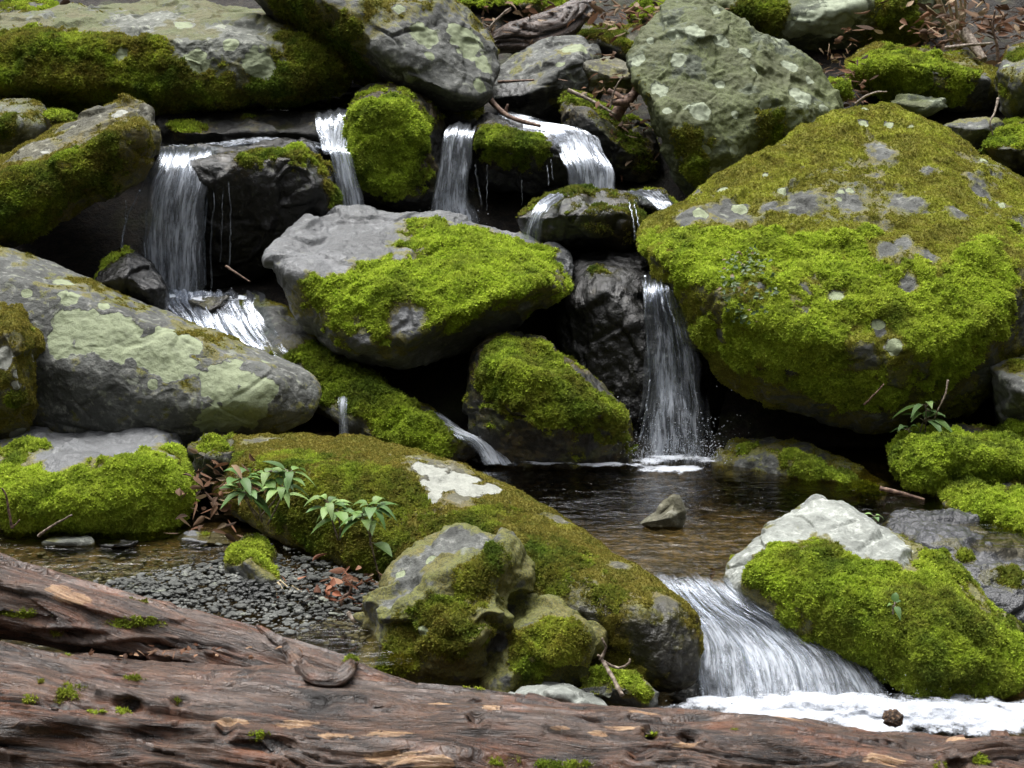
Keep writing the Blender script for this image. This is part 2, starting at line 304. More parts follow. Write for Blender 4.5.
# ------------------------------------------------------------------ moss: a raised cushion and thousands of small shoots
PAL = np.array([(.42, .54, .050), (.235, .345, .034), (.065, .10, .016), (.25, .195, .04), (.62, .68, .10)])   # bright, mid, deep, brown, yellow tips
def moss_part(V, F, N, m, parent, thick=.022, bright=.5, brown=.15, dens=1.0, size=1.0, thr=.5, name='moss', seed=0, thin=None):
    thin = np.full(len(V), -1.) if thin is None else thin
    S = F[(m[F].mean(1) > thr-.04) | (thin[F].mean(1) > .38)]
    if len(S) < 12: return None
    if S.shape[1] == 4: S = np.concatenate([S[:, [0, 1, 2]], S[:, [0, 2, 3]]])
    loc = np.array(parent.location); ids, inv = np.unique(S, return_inverse=True); S = inv.reshape(-1, 3)
    v = V[ids]; n = N[ids]; mm = m[ids]; w = v+loc
    clump = .5*fbm(w*13+seed, 3)+.5*noise(w*33)+.55*noise(w*62)
    tz = 1-sstep(thr-.1, thr+.2, mm); th_ = sstep(.34, .6, thin[ids]); h = .72*thick*sstep(thr-.03, thr+.5, mm)*(1.0+.9*clump)+.005*th_*tz*(1+.8*clump)-.0025
    v = v+n*h[:, None]; n2 = normals(v, S)
    def tint(w, k, bz=0):
        a = fbm(w*5.0+seed*3, 3); b = fbm(w*14+40, 2); r = rng.random(len(w))
        wt = np.stack([np.clip(bright+.75*a+.35*b-.45*bz, .02, 1.2)+0*r, np.clip(.12+.75*bright+.3*b-.3*bz, .03, .55), np.clip(.75-bright-.5*a+.5*fbm(w*16+7, 2)+.25*bz, .03, 1), np.clip(brown*(1+2.2*fbm(w*6+90, 3)), 0, 1.2)+bz*(1.15+.9*b), np.clip((bright-.35)*.9+.5*b-bz*.4, 0, 1)*k], 1)
        wt = wt*(.35+rng.random(wt.shape)) if k else wt
        return (wt/wt.sum(1)[:, None])@PAL*(.8+.4*r[:, None])
    shell = mesh(name, v, S, M_MOSS, cols={'tint': tint(w, 0, tz)*.8})
    # shoots
    fa = np.cross(v[S[:, 1]]-v[S[:, 0]], v[S[:, 2]]-v[S[:, 0]]); ar = .5*np.linalg.norm(fa, axis=1)
    c = v[S].mean(1)+loc; fn = fa/np.maximum(2*ar, 1e-12)[:, None]; q = CAM-c; D = np.linalg.norm(q, axis=1)
    vis = sstep(-.42, -.18, (fn*q).sum(1)/D)*(D > 0)
    px, py, _ = proj(c); vis = vis*((px > -90) & (px < 1114) & (py > -70) & (py < 840))
    pr = ar*vis*(7.0/D)**1.7; tot = pr.sum()
    cnt = int(tot*21000*dens)
    if cnt > 20:
        fi = rng.choice(len(S), cnt, p=pr/tot); u = rng.random((cnt, 2)); fl = u.sum(1) > 1; u[fl] = 1-u[fl]
        T = S[fi]; o = v[T[:, 0]]+(v[T[:, 1]]-v[T[:, 0]])*u[:, :1]+(v[T[:, 2]]-v[T[:, 0]])*u[:, 1:]
        nn = n2[T[:, 0]]; bz_ = tz[T[:, 0]]; tc = tint(o+loc, 1.0, bz_); B = 4
        o = np.repeat(o, B, 0); nn = np.repeat(nn, B, 0); tc = np.repeat(tc, B, 0)*(.8+.4*rng.random((cnt*B, 1)))
        dr = rng.normal(size=o.shape); dr -= nn*(dr*nn).sum(1)[:, None]; dr /= np.linalg.norm(dr, axis=1)[:, None]
        ax = nn*.55+dr*(.35+.75*rng.random((len(o), 1)))+np.array((0, 0, .28)); ax /= np.linalg.norm(ax, axis=1)[:, None]
        sc = np.repeat((D[fi]/7.0)**.75*(1-.45*bz_), B)*size
        L = (.008+.011*rng.random(len(o)))*sc; wd = (.0026+.0020*rng.random(len(o)))*sc
        sd = np.cross(ax, nn+.3*rng.normal(size=o.shape)); sd /= np.maximum(np.linalg.norm(sd, axis=1), 1e-9)[:, None]
        o = o-nn*.001
        b0 = o+ax*(L*.25)[:, None]-sd*wd[:, None]; b1 = o+ax*(L*.45)[:, None]+sd*wd[:, None]; tp = o+ax*L[:, None]
        nb = len(v); k = np.arange(len(o))
        VV = np.concatenate([v, o, b0, b1, tp]); a = nb+k; q0 = a+len(o); q1 = q0+len(o); q2 = q1+len(o)
        FF = np.concatenate([S, np.stack([a, q0, q1], 1), np.stack([q0, q2, q1], 1)])
        CC = np.concatenate([tint(w, 0, tz)*.8, tc, tc, tc, tc])
        bpy.data.meshes.remove(shell); shell = mesh(name, VV, FF, M_MOSS, cols={'tint': CC}, smooth=False)
        sm = np.zeros(len(FF), bool); sm[:len(S)] = True; shell.polygons.foreach_set('use_smooth', sm)
    return link(name, shell, parent)

# ------------------------------------------------------------------ boulders
def hull_planes(pts):
    bm = bmesh.new()
    for p in pts: bm.verts.new(p)
    bmesh.ops.convex_hull(bm, input=bm.verts, use_existing_faces=False)
    bm.normal_update(); pl = []
    for f in bm.faces:
        n = np.array(f.normal); d = n@np.array(f.verts[0].co); a = f.calc_area()
        if a > 1e-7: pl.append((a, n, d))
    bm.free(); pl.sort(key=lambda x: -x[0]); out = []
    for a, n, d in pl:
        if all(n@m < .985 for m, e in out): out.append((n, d))
    return np.array([o[0] for o in out]), np.array([o[1] for o in out])
def lobe(outline, d, front, thick, p=22, sub=7, shrink=.78, corner=.95):
    o = [(q[0], q[1], q[2] if len(q) > 2 else d) for q in outline]
    cx = np.mean([q[0] for q in o]); cy = np.mean([q[1] for q in o])
    pts = [P(*q) for q in o]+[P(*q) for q in front]+[P(cx+(q[0]-cx)*shrink, cy+(q[1]-cy)*shrink, q[2]+thick) for q in o]
    pts = np.array(pts); c = (pts.min(0)+pts.max(0))/2*.4+pts.mean(0)*.6
    n, dd = hull_planes(pts); dd = dd-n@c; dd = np.maximum(dd, .02)
    rg = np.random.default_rng(int(abs(outline[0][0]*13+outline[0][1]*7))+5)
    en = rg.normal(size=(16, 3)); en /= np.linalg.norm(en, axis=1)[:, None]; ed = ((pts-c)@en.T).max(0)*rg.uniform(corner-.04, 1.0, 16)
    n = np.concatenate([n, en]); dd = np.concatenate([dd, ed]); p = p*2.2
    A = np.linalg.cholesky(np.cov((pts-c).T)+1e-6*np.eye(3))
    s, F = ico(sub); u = s@A.T
    g = np.maximum(u@n.T/dd, 0); mx = g.max(1); g = mx*((g/mx[:, None])**p).sum(1)**(1/p)
    return c+u/g[:, None], F
def chips(p, cell, seed):
    q = p/cell+seed; i0 = np.floor(q); best = np.full(len(p), 9.); sec = np.full(len(p), 9.); val = np.zeros(len(p))
    for a in (-1, 0, 1):
        for b in (-1, 0, 1):
            for c in (-1, 0, 1):
                ii = (i0+np.array((a, b, c))).astype(np.int64) & 511
                h = _perm[_perm[_perm[ii[:, 0]]+ii[:, 1]]+ii[:, 2]]
                dv = q-(i0+np.array((a, b, c))+.5+.42*_grad[h]); d = (dv**2).sum(1)
                v = (dv*_grad[(h+77) & 511]).sum(1)
                nb = d < best; sec = np.where(nb, best, np.minimum(sec, d)); val = np.where(nb, v, val); best = np.where(nb, d, best)
    return val*cell, np.sqrt(sec)-np.sqrt(best)
ALLROCK = []
def rock(label, outline, d, front=(), thick=.6, style='grey', p=22, sub=7, disp=.03, fine=.006, more=(), name='boulder', cat='boulder', group=None,
         moss=-.6, up=.5, mn=.55, patches=(), lich=(), lbase=-.6, lsc=1.0, wet=-1.0, film=-.35, wet_shade=(), strata=0, chip=.16, corner=.95, nothin=False, mp=None):
    seed = len(ALLROCK)*7.31
    parts = [lobe(outline, d, front, thick, p, sub, corner=corner)]+[lobe(q[0], q[1], q[2], q[3], p, sub) for q in more]
    V, F = join(parts); N = normals(V, F)
    w = V*2.6+seed
    a = fbm(w, 5, 2.2, .48); rd = 1-2*np.abs(noise(V*5.0+seed+50)); 
    dsp = disp*(.9*a+.5*np.minimum(rd, .5)+.5*noise(V*1.7+seed+9))+fine*fbm(V*24+seed, 3)
    cv, ce = chips(V+.05*fbm(V*5, 2)[:, None], .22, seed); dsp = dsp+chip*cv*sstep(.0, .12, ce)-.004*(1-sstep(0, .08, ce))*(noise(V*3+seed) > 0)
    if strata: dsp = dsp+strata*noise(np.column_stack([V[:, 0]*1.2+V[:, 2]*2, V[:, 1]*1.2, V[:, 2]*22+V[:, 0]*6]))
    V = V+N*dsp[:, None]; N = normals(V, F)
    def near(q):
        px, py, z = proj(V); vdir = V-CAM; facing = (N*vdir).sum(1) < .15*np.linalg.norm(vdir, axis=1)
        e = np.hypot(px-q[0], py-q[1])+(z-z.min())*3; e[~facing] = 1e9; i = np.argmin(e)
        return V[i], z[i]*K
    wob = .75*fbm(V*6+seed, 3)+.55*fbm(V*22+seed, 2)
    def field(lst, sc=1.0, warp=.45, soft=True):
        out = np.zeros(len(V))
        for q in lst:
            c, k = near(q); dist = np.linalg.norm(V-c, axis=1)/(q[2]*k*sc)
            if soft: out = out+np.exp(-1.3*np.maximum(dist+warp*wob, 0)**2)
            else: out = np.maximum(out, np.clip(1.3-dist+warp*wob, 0, 1))
        return np.minimum(out, 1.15)
    m = moss+up*N[:, 2]+mn*fbm(V*3.2+seed+11, 4)+.28*fbm(V*13+seed, 3)+.16*noise(V*45+seed)
    add = [q for q in patches if (q[3] if len(q) > 3 else 1) > 0]; sub_ = [q for q in patches if len(q) > 3 and q[3] < 0]
    if add: m = m+1.0*field(add, 1.25)
    if sub_: m = m-1.25*field(sub_, 1.05)
    m = np.clip(m, -1, 1.15)
    li = np.maximum(lbase+.5*fbm(V*4+seed+5, 3), field(lich, lsc, .55, False) if lich else -1)
    if lich and mp is not None: m = np.where(li > .4, np.minimum(m, .2), m)
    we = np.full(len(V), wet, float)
    if wet_shade: we = np.maximum(we, field(wet_shade, 1.2))
    base = np.array((V[:, 0].mean(), V[:, 1].mean(), V[:, 2].min()))
    ff = film+.5*fbm(V*2.6+seed+70, 4)+.2*N[:, 2]*(film > 0)+.28*fbm(V*15+seed, 3)+.12*noise(V*50)
    ff = np.where(li > .35, -.5, ff)-(.9*field(sub_, .8) if sub_ else 0)
    me_ = mesh(name, V-base, F, MAT[style], {'moss': m, 'lichen': li, 'wet': we, 'film': ff})
    o = link(name, me_, loc=base); tag(o, label, cat, group)
    o.location = base
    if mp is not None: moss_part(V-base, F, N, m, o, seed=seed, thin=None if nothin else ff, **mp)
    ALLROCK.append(o); return o
B, G = dict, 'boulders beside the cascade'

# --- back row
rock('long rounded boulder with pale worn top and brown mossy front, above the left waterfall',
     [(-70,24,9.5),(0,20,9.6),(65,15,9.7),(140,2,9.8),(215,3,9.8),(300,14,9.7),(333,20,9.5),(348,42,9.2),(357,65,9.1),(352,86,9.1),(330,99),(270,107),(150,111),(70,108),(-10,98),(-70,92)], 9.15,
     [(0,45,8.95),(120,42,8.9),(240,42,8.9),(335,52,8.95),(0,80,8.85),(150,86,8.8),(280,84,8.8)], .7, 'pale', sub=8, disp=.03, group=G, film=.4, nothin=True, moss=.08, up=-.05, patches=[(40,72,60),(110,70,45),(330,62,26),(20,50,40),(300,40,25),(225,90,60),(290,80,50),(60,88,50),(160,90,50),(240,35,50,-1),(190,50,26,-1),(150,18,50,-1)], lich=[(230,45,9),(120,56,10),(258,62,18),(200,62,14),(185,25,10)], mp=B(bright=.12, brown=.5, thick=.018))
rock('grey boulder with white lichen blotches and a dark overhanging underside, leaning above the middle waterfall',
     [(235,-30,9.2),(330,-25,9.3),(435,-18,9.3),(455,3,9.3),(490,38,9.2),(504,70,9.0),(496,95,8.9),(478,110,8.9),(430,108,9.0),(390,96,9.1),(345,72,9.2),(290,40,9.3)], 9.1,
     [(345,12,8.75),(388,60,8.68),(440,88,8.65),(478,100,8.7),(440,0,8.95)], .6, 'grey', p=30, disp=.025, group=G, film=0.05, corner=1.0, moss=-.1, up=-.1, patches=[(300,15,50),(365,75,30),(350,30,20),(440,60,60,-1)], lich=[(424,36,15),(470,46,22),(486,62,16),(400,8,8),(455,28,10),(430,55,6),(480,86,9)], lbase=-.15, mp=B(bright=.02, brown=.3, thick=.012))
rock('upright block with bright green moss on its face, between two small falls',
     [(357,92,8.7),(375,81,8.8),(397,82,8.8),(432,100,8.8),(445,120,8.8),(441,190),(428,216),(385,214),(352,198),(342,170),(345,120)], 8.55,
     [(365,110,8.4),(400,112,8.38),(420,150,8.4),(395,195,8.35),(360,170,8.36)], .5, 'dark', group=G, moss=.1, up=.2, patches=[(370,120,30),(375,160,38),(400,180,25),(398,130,25),(420,130,22),(360,150,26),(415,150,22),(438,150,16,-1)], mp=B(bright=.5, brown=.04, thick=.022))
rock('wedge shaped grey stone with dark underside and a pale peak, under the driftwood stump',
     [(487,92,9.6),(505,56,9.8),(540,41,9.85),(583,35,9.8),(600,52,9.7),(607,85,9.6),(597,115,9.6),(560,128,9.6),(520,120,9.5),(495,108,9.45)], 9.6,
     [(575,62,9.35),(545,88,9.3),(500,100,9.35),(590,90,9.4)], .4, 'grey', p=32, disp=.018, group=G, film=0.0, moss=-.4, up=.3, lich=[(572,48,13),(560,64,6)], patches=[(515,70,10),(560,105,12),(600,95,14)], wet_shade=[(510,95,20)])
rock('tall speckled boulder furred with grey green lichen, behind the biggest boulder',
     [(627,58,8.9),(645,25,9.1),(670,-2,9.3),(692,-8,9.35),(702,2,9.3),(755,44,9.2),(815,64,9.1),(848,108,9.0),(842,130,9.0),(800,190,8.9),(745,230,8.8),(700,225,8.7),(682,196,8.6),(668,166,8.6),(648,110,8.7)], 8.8,
     [(665,120,8.45),(690,170,8.4),(740,80,8.75),(800,110,8.7),(690,20,9.0)], .5, 'green', p=26, sub=8, disp=.03, fine=.008, group=G, film=.38, corner=1.0, nothin=True, moss=-.12, up=-.05, mn=.6, patches=[(690,140,18),(770,130,22),(755,160,20),(700,172,20),(750,90,16,-1)], lsc=.75, lich=[(745,52,10),(790,65,14),(800,95,15),(695,30,14),(640,60,10),(660,90,14),(720,40,14),(700,110,18),(680,60,12),(765,105,9),(825,110,10),(810,80,8),(720,85,7),(675,35,9),(735,115,6),(755,70,7),(668,110,7),(780,40,6),(715,10,8),(705,150,8),(735,150,7),(650,40,6)], lbase=.02, mp=B(bright=.08, brown=.3, thick=.012))
rock('dark mossy stone sloping down under crossed twigs, behind the biggest boulder',
     [(560,100,9.1),(582,92,9.2),(606,108,9.2),(650,135,9.1),(664,160,9.0),(661,182,8.9),(632,186,8.8),(592,168,8.8),(566,132,8.9)], 8.95, [(590,120,8.75),(630,155,8.7)], .5, 'dark', group=G, moss=.28, up=.4, mp=B(bright=.1, brown=.1, thick=.02))
rock('mossy low stone behind the pale peaked wedge stone',
     [(505,46),(520,33,10.6),(560,30,10.7),(600,28,10.7),(642,24,10.6),(650,48),(640,75),(600,75),(540,60)], 10.3, [(600,45,10.1)], .5, 'dark', group=G, moss=.2, up=.4, sub=6, mp=B(bright=.15, brown=.35, thick=.02))
rock('small pale flat stone under twigs beside the speckled boulder',
     [(575,62),(610,60,9.6),(648,68),(655,82),(640,92),(600,92),(580,80)], 9.45, [(615,78,9.3)], .3, 'brown', name='stone', cat='stone', sub=6, disp=.012, moss=-.3)
rock('broad dark boulder with grey lichen face at the very top of the bank',
     [(690,2),(730,-40,11.2),(870,-50,11.2),(950,-20,11),(945,30,10.9),(905,55),(860,60),(790,60),(735,45)], 10.8, [(760,10,10.5),(840,10,10.45),(800,35,10.45),(890,0,10.5)], .8, 'green', group=G, film=0.35, nothin=True, moss=.02, up=.05, patches=[(770,25,30),(890,15,30),(745,10,30),(900,40,28),(825,10,40,-1)], lich=[(830,18,26),(850,5,20),(800,30,14)], mp=B(bright=.08, brown=.25, thick=.02))
rock('mossy boulder at the top edge above the driftwood stump',
     [(630,20),(650,-10,10.9),(720,-30,11),(745,0,11),(740,30),(700,40),(650,40)], 10.7, [(690,10,10.5)], .5, 'dark', group=G, moss=.4, up=.4, sub=6, mp=B(bright=.35, brown=.1, thick=.02))
rock('bright mossy hump peeping over the stump at the top of the bank',
     [(455,5),(480,-15,11.4),(560,-25,11.5),(590,-8,11.4),(585,20),(520,22)], 11.2, [(520,5,11.0)], .5, 'dark', group=G, moss=.5, up=.4, sub=6, mp=B(bright=.55, brown=.05, thick=.02))
rock('low mossy stone at the top of the bank beyond the long rounded boulder',
     [(-20,15),(20,4,11),(60,6,11),(75,20),(50,30),(0,30)], 10.8, [(30,14,10.6)], .4, 'dark', group=G, moss=.3, up=.4, sub=6, mp=B(bright=.4, brown=.1, thick=.02))
rock('flat topped stone with a thick bright moss cap, below the dry reeds',
     [(845,62,9.9),(862,50,10.2),(910,47,10.3),(970,56,10.3),(1003,74,10.1),(1003,104,9.8),(960,112,9.7),(890,102,9.7),(850,86,9.7)], 9.8, [(865,65,9.5),(930,70,9.45),(985,80,9.5),(930,95,9.5)], .5, 'grey', group=G, film=0.2, moss=.0, up=.35, patches=[(860,65,18),(885,65,25),(920,60,28),(960,92,22),(910,90,25),(870,82,18),(985,85,14,-1)], mp=B(bright=.42, brown=.15, thick=.03))
rock('flat grey green stone tucked under the moss capped stone',
     [(890,102),(915,97,9.5),(945,98),(950,108),(930,118),(895,116)], 9.35, [(925,108,9.2)], .3, 'green', name='stone', cat='stone', sub=6, disp=.012, moss=-.1)
rock('dull flat stone in the gap between the biggest boulder and the right edge',
     [(940,125),(970,118,9.3),(1000,120),(1010,135),(980,150),(950,148)], 9.15, [(980,130,9.0)], .3, 'grey', name='stone', cat='stone', sub=6, disp=.012, moss=-.1)
rock('grey stone with a pale streaked edge, beside the moss capped stone at the right edge',
     [(998,72),(1010,50,9.6),(1050,42,9.6),(1060,110),(1020,124),(1000,112)], 9.3, [(1020,80,9.1),(1045,70,9.1)], .4, 'grey', group=G, sub=6, film=0.2, moss=-.15, up=.2, patches=[(1003,92,10),(1020,55,10)], lich=[(1006,66,5)], mp=B(bright=.2, brown=.2, thick=.012))
rock('rounded mossy stone at the right edge behind the biggest boulder',
     [(983,152),(1000,126,9.2),(1050,112,9.2),(1060,172),(1030,182),(1000,172)], 8.9, [(1020,150,8.7)], .4, 'dark', group=G, sub=6, moss=.25, up=.4, mp=B(bright=.3, brown=.1, thick=.02))
rock('tiny moss clump stone between dead leaves and the speckled boulder',
     [(820,88),(832,80,9.5),(848,82),(852,97),(835,106),(822,100)], 9.35, [(836,92,9.25)], .2, 'dark', name='stone', cat='stone', sub=5, disp=.01, moss=.6, up=.3, mp=B(bright=.5, brown=.05, thick=.018))
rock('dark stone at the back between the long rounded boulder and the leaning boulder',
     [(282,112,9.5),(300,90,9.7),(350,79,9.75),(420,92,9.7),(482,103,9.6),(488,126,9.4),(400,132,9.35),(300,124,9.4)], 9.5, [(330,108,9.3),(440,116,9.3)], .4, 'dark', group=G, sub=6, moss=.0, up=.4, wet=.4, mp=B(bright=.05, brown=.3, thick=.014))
# --- left upper
rock('slanting boulder with a light upper edge and olive moss, left of the tall waterfall',
     [(-50,180,8.0),(0,157,8.1),(75,121,8.25),(135,102,8.3),(152,109,8.2),(158,140,8.0),(150,168,7.9),(118,195,7.8),(62,205,7.75),(10,248,7.7),(-50,265,7.7)], 7.9,
     [(0,190,7.6),(80,150,7.68),(140,130,7.75),(60,185,7.6),(-30,230,7.5)], .45, 'brown', p=26, sub=8, disp=.03, group=G, film=0.4, corner=.98, moss=.0, up=-.1, patches=[(110,150,30),(75,165,30),(35,180,35),(0,205,38),(25,215,30),(90,118,40,-1),(30,148,30,-1),(145,110,20,-1)], lich=[(44,152,6),(120,112,10)], mp=B(bright=.04, brown=.32, thick=.014))
rock('smooth pale stone above the slanting boulder at the left edge',
     [(-40,110,8.7),(20,100,8.8),(42,107,8.75),(50,130,8.6),(30,146),(-10,156),(-40,150)], 8.5, [(15,125,8.35)], .4, 'pale', group=G, sub=6, film=0.2, moss=-.25, patches=[(0,135,22)], mp=B(bright=.05, brown=.2, thick=.012))
rock('small mossy stone wedged beside the smooth pale stone',
     [(42,115),(58,111,8.7),(76,120),(78,132),(50,138)], 8.55, [(60,122,8.45)], .3, 'dark', name='stone', cat='stone', sub=5, disp=.01, moss=.4, up=.3, mp=B(bright=.3, brown=.1, thick=.018))
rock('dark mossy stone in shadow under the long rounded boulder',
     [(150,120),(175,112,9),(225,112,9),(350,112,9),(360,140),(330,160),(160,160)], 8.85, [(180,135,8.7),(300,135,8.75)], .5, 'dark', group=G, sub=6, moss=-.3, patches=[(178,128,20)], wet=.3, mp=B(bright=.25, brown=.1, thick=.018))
rock('dark dripping ledge stone that carries the tall left waterfall',
     [(148,153,8.35),(205,147,8.45),(265,140,8.5),(315,146,8.45),(335,170,8.3),(343,205,8.2),(335,228,8.2),(300,244,8.2),(270,275,8.2),(215,295,8.2),(185,280,8.2),(160,210,8.25)], 8.25,
     [(165,165,8.1),(220,165,8.0),(300,165,8.05),(328,195,8.05)], .5, 'dark', group=G, disp=.025, moss=-.35, up=.35, patches=[(320,165,22),(333,190,16),(275,152,18),(245,160,14),(300,152,18),(335,210,14)], wet=.6, mp=B(bright=.12, brown=.45, thick=.016))
rock('dark glistening stone with a mossy cap at the foot of the tall waterfall',
     [(92,284),(104,258,7.7),(128,246,7.75),(150,262,7.7),(168,290),(167,312),(140,316),(105,300)], 7.5, [(125,275,7.35),(150,295,7.35)], .35, 'dark', group=G, sub=6, disp=.02, moss=-.5, patches=[(125,252,14),(107,265,12),(98,280,8)], wet=.9, mp=B(bright=.3, brown=.1, thick=.016))
rock('dark mossy ledge stone that sheds the twin middle falls',
     [(468,128,8.7),(485,114,8.85),(545,126,8.9),(600,148,8.8),(614,180,8.7),(600,196),(540,200),(482,190),(470,165)], 8.65,
     [(490,140,8.45),(545,150,8.45),(598,165,8.5)], .5, 'dark', group=G, sub=6, moss=-.4, patches=[(500,138,16),(520,148,18),(540,152,14),(485,150,16),(505,160,18),(530,160,16)], wet=.7, mp=B(bright=.22, brown=.1, thick=.018))
rock('rounded dark mossy stone under the short wide fall',
     [(515,218),(545,196,8.2),(582,188,8.25),(622,190,8.25),(645,208,8.1),(655,232),(640,250),(600,255),(560,248),(525,240)], 8.0, [(580,212,7.8),(620,215,7.82),(600,235,7.8)], .4, 'dark', group=G, sub=6, moss=.3, up=.35, wet=.6, mp=B(bright=-.15, brown=.2, thick=.016))
rock('wet mossy stone right of the short wide fall, beneath the speckled boulder',
     [(622,200),(640,188,8.4),(668,192,8.4),(685,210),(670,228),(640,226)], 8.2, [(652,206,8.05)], .3, 'dark', name='stone', cat='stone', sub=6, disp=.015, moss=.1, up=.3, wet=.6, mp=B(bright=.0, brown=.15, thick=.014))
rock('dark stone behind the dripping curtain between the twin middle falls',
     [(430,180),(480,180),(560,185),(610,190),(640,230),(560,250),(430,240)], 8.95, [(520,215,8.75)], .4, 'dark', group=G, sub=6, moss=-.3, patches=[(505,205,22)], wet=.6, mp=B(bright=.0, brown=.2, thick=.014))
# --- middle
rock('slate grey slab with a bright moss band across its bare sloping top',
     [(262,255,7.5),(280,234,7.75),(305,220,7.95),(345,208,8.1),(388,208,8.1),(430,219,8.05),(530,238,8.0),(575,254,7.9),(584,270,7.7),(572,292,7.55),(525,320,7.45),(480,345,7.4),(430,364,7.35),(395,372,7.35),(345,360,7.35),(305,335,7.4),(272,290,7.45)], 7.5,
     [(285,272,7.32),(320,318,7.2),(375,352,7.12),(430,340,7.12),(480,312,7.16),(560,278,7.4),(440,280,7.4)], .5, 'slate', p=30, sub=8, disp=.028, group=G, moss=-.5, up=.3, mn=.45,
     patches=[(340,310,30),(370,330,26),(305,295,20),(440,262,34),(450,232,30),(480,240,32),(520,248,34),(545,255,26),(425,225,22),(395,240,26),(560,300,26),(545,310,26),(400,345,24),(370,270,26),(300,300,20),(285,290,16),(470,265,30),(500,258,24),(530,256,22),(400,300,24),(415,320,28),(430,290,30),(455,235,16),(430,238,16),(360,300,30),(345,320,24),(330,300,16),(390,275,18),(440,330,30),(540,278,26),(505,290,30),(470,310,26),(280,262,10),(270,275,8),(420,268,20),(330,232,50,-1),(310,255,30,-1),(565,262,14,-1),(425,352,24,-1),(405,322,18,-1),(360,345,12,-1)], mp=B(bright=.62, brown=.03, thick=.021))
rock('plump rounded boulder with mossy crown and dark dripping side, at the back of the pool',
     [(468,392,7.2),(474,352,7.3),(495,334,7.4),(525,331,7.4),(550,344,7.35),(600,384,7.2),(626,404,7.15),(638,430,7.05),(636,466,7.0),(600,472,6.95),(540,470,6.95),(490,462,7.0),(466,432,7.05)], 7.0,
     [(492,362,7.0),(545,375,6.93),(600,420,6.88),(560,440,6.85),(500,420,6.9)], .4, 'dark', group=G, disp=.03, moss=.12, up=.55, mn=.45, patches=[(500,350,22),(520,362,26),(550,380,30),(590,410,26),(615,425,20),(560,405,20),(520,380,20),(485,375,16),(580,375,12,-1),(588,440,8,-1)], wet=.1, mp=B(bright=.28, brown=.2, thick=.024))
rock('tall dark wet boulder backing the narrow right waterfall',
     [(575,262,7.9),(600,252,8),(640,249,8),(680,255,8),(730,330,7.8),(735,470,7.4),(640,475,7.4),(590,450,7.5),(560,400,7.6),(555,310,7.7)], 7.75, [(615,285,7.5),(650,330,7.42),(650,420,7.35),(700,420,7.36)], .5, 'dark', group=G, disp=.03, moss=-.45, up=.2, patches=[(600,270,14)], wet=.55, wet_shade=[(630,262,25)], mp=B(bright=-.1, brown=.5, thick=.012))
rock('long wet stone sloping to the pool with a mossy lower ridge, below the slate slab',
     [(205,312,7.9),(250,296,7.95),(300,315,7.8),(345,350,7.6),(400,388,7.4),(450,425,7.25),(485,462,7.05),(445,474,6.95),(385,450,7.0),(330,415,7.1),(262,360,7.4),(215,335,7.6)], 7.3, [(300,340,7.4),(360,380,7.15),(420,430,6.95)], .4, 'grey', group=G, disp=.03, film=0.1, moss=-.15, up=.4, patches=[(330,372,24),(360,390,28),(400,420,28),(430,445,24),(385,395,16),(300,355,12),(265,320,30,-1),(290,330,20,-1)], wet=.5, mp=B(bright=.3, brown=.08, thick=.024))
rock('brown stone splitting the water in the chute under the tall waterfall',
     [(188,300),(205,294,7.95),(228,296),(232,312),(215,330),(192,322)], 7.75, [(212,310,7.62)], .2, 'brown', name='stone', cat='stone', sub=6, disp=.012, moss=-.5, wet=.8)
rock('big boulder with large pale green lichen maps, left of the cascade',
     [(-60,235,7.4),(0,249,7.45),(50,262,7.45),(75,277,7.45),(130,305,7.4),(200,330,7.3),(290,362,7.15),(323,388,7.0),(316,412,6.9),(270,437,6.85),(200,460,6.85),(100,450,6.85),(45,425,6.9),(-60,400,7)], 7.0,
     [(0,275,7.05),(60,290,7.02),(140,330,6.92),(220,356,6.88),(285,380,6.85),(60,380,6.82),(180,405,6.72),(255,412,6.74),(-30,330,6.9)], .5, 'grey', p=30, sub=8, disp=.018, fine=.004, group=G, film=0.05, corner=1.0, chip=.05, moss=-.22, up=-.35, mn=.5, patches=[],
     lsc=1.12, lich=[(75,320,20),(100,330,28),(60,345,14),(125,340,22),(62,283,12),(70,300,12),(105,306,9),(150,352,20),(170,352,22),(190,345,14),(175,368,18),(152,384,7),(165,330,8),(225,385,22),(250,390,24),(240,412,26),(215,415,18),(265,392,14),(205,425,10),(236,364,5),(265,362,5),(27,294,5)], mp=B(bright=.02, brown=.4, thick=.010))
rock('upright brownish stone with pale lichen spots at the left edge',
     [(-50,300,6.95),(0,304,7),(26,312,7),(41,345,6.9),(43,400,6.85),(32,436,6.8),(5,450,6.75),(-50,450)], 6.75, [(10,335,6.65),(22,400,6.58),(-20,380,6.6)], .4, 'brown', group=G, sub=7, disp=.02, film=0.35, moss=.0, up=-.1, patches=[(15,400,12),(30,330,10)], lich=[(4,360,11),(18,433,7),(17,385,6),(18,375,5),(33,358,5)], mp=B(bright=.15, brown=.4, thick=.01))
rock('low boulder with bare grey top and shaggy yellow green moss sides, behind the log',
     [(-60,455,6.6),(0,435,6.85),(62,424,6.95),(150,424,6.95),(186,440,6.8),(195,475,6.5),(198,510,6.3),(180,530,6.25),(100,536,6.2),(0,534,6.2),(-60,525)], 6.3,
     [(30,465,6.28),(70,478,6.2),(150,465,6.25),(180,490,6.18),(90,510,6.1),(0,500,6.12)], .4, 'slate', p=26, sub=7, disp=.03, group=G, moss=.2, up=-.1, mn=.3, patches=[(20,480,40),(60,500,40),(120,490,40),(165,480,36),(180,455,22),(30,445,20),(150,510,36),(10,510,34),(95,448,42,-1),(60,455,22,-1),(130,436,26,-1),(52,468,12,-1)], mp=B(bright=.62, brown=.06, thick=.022))
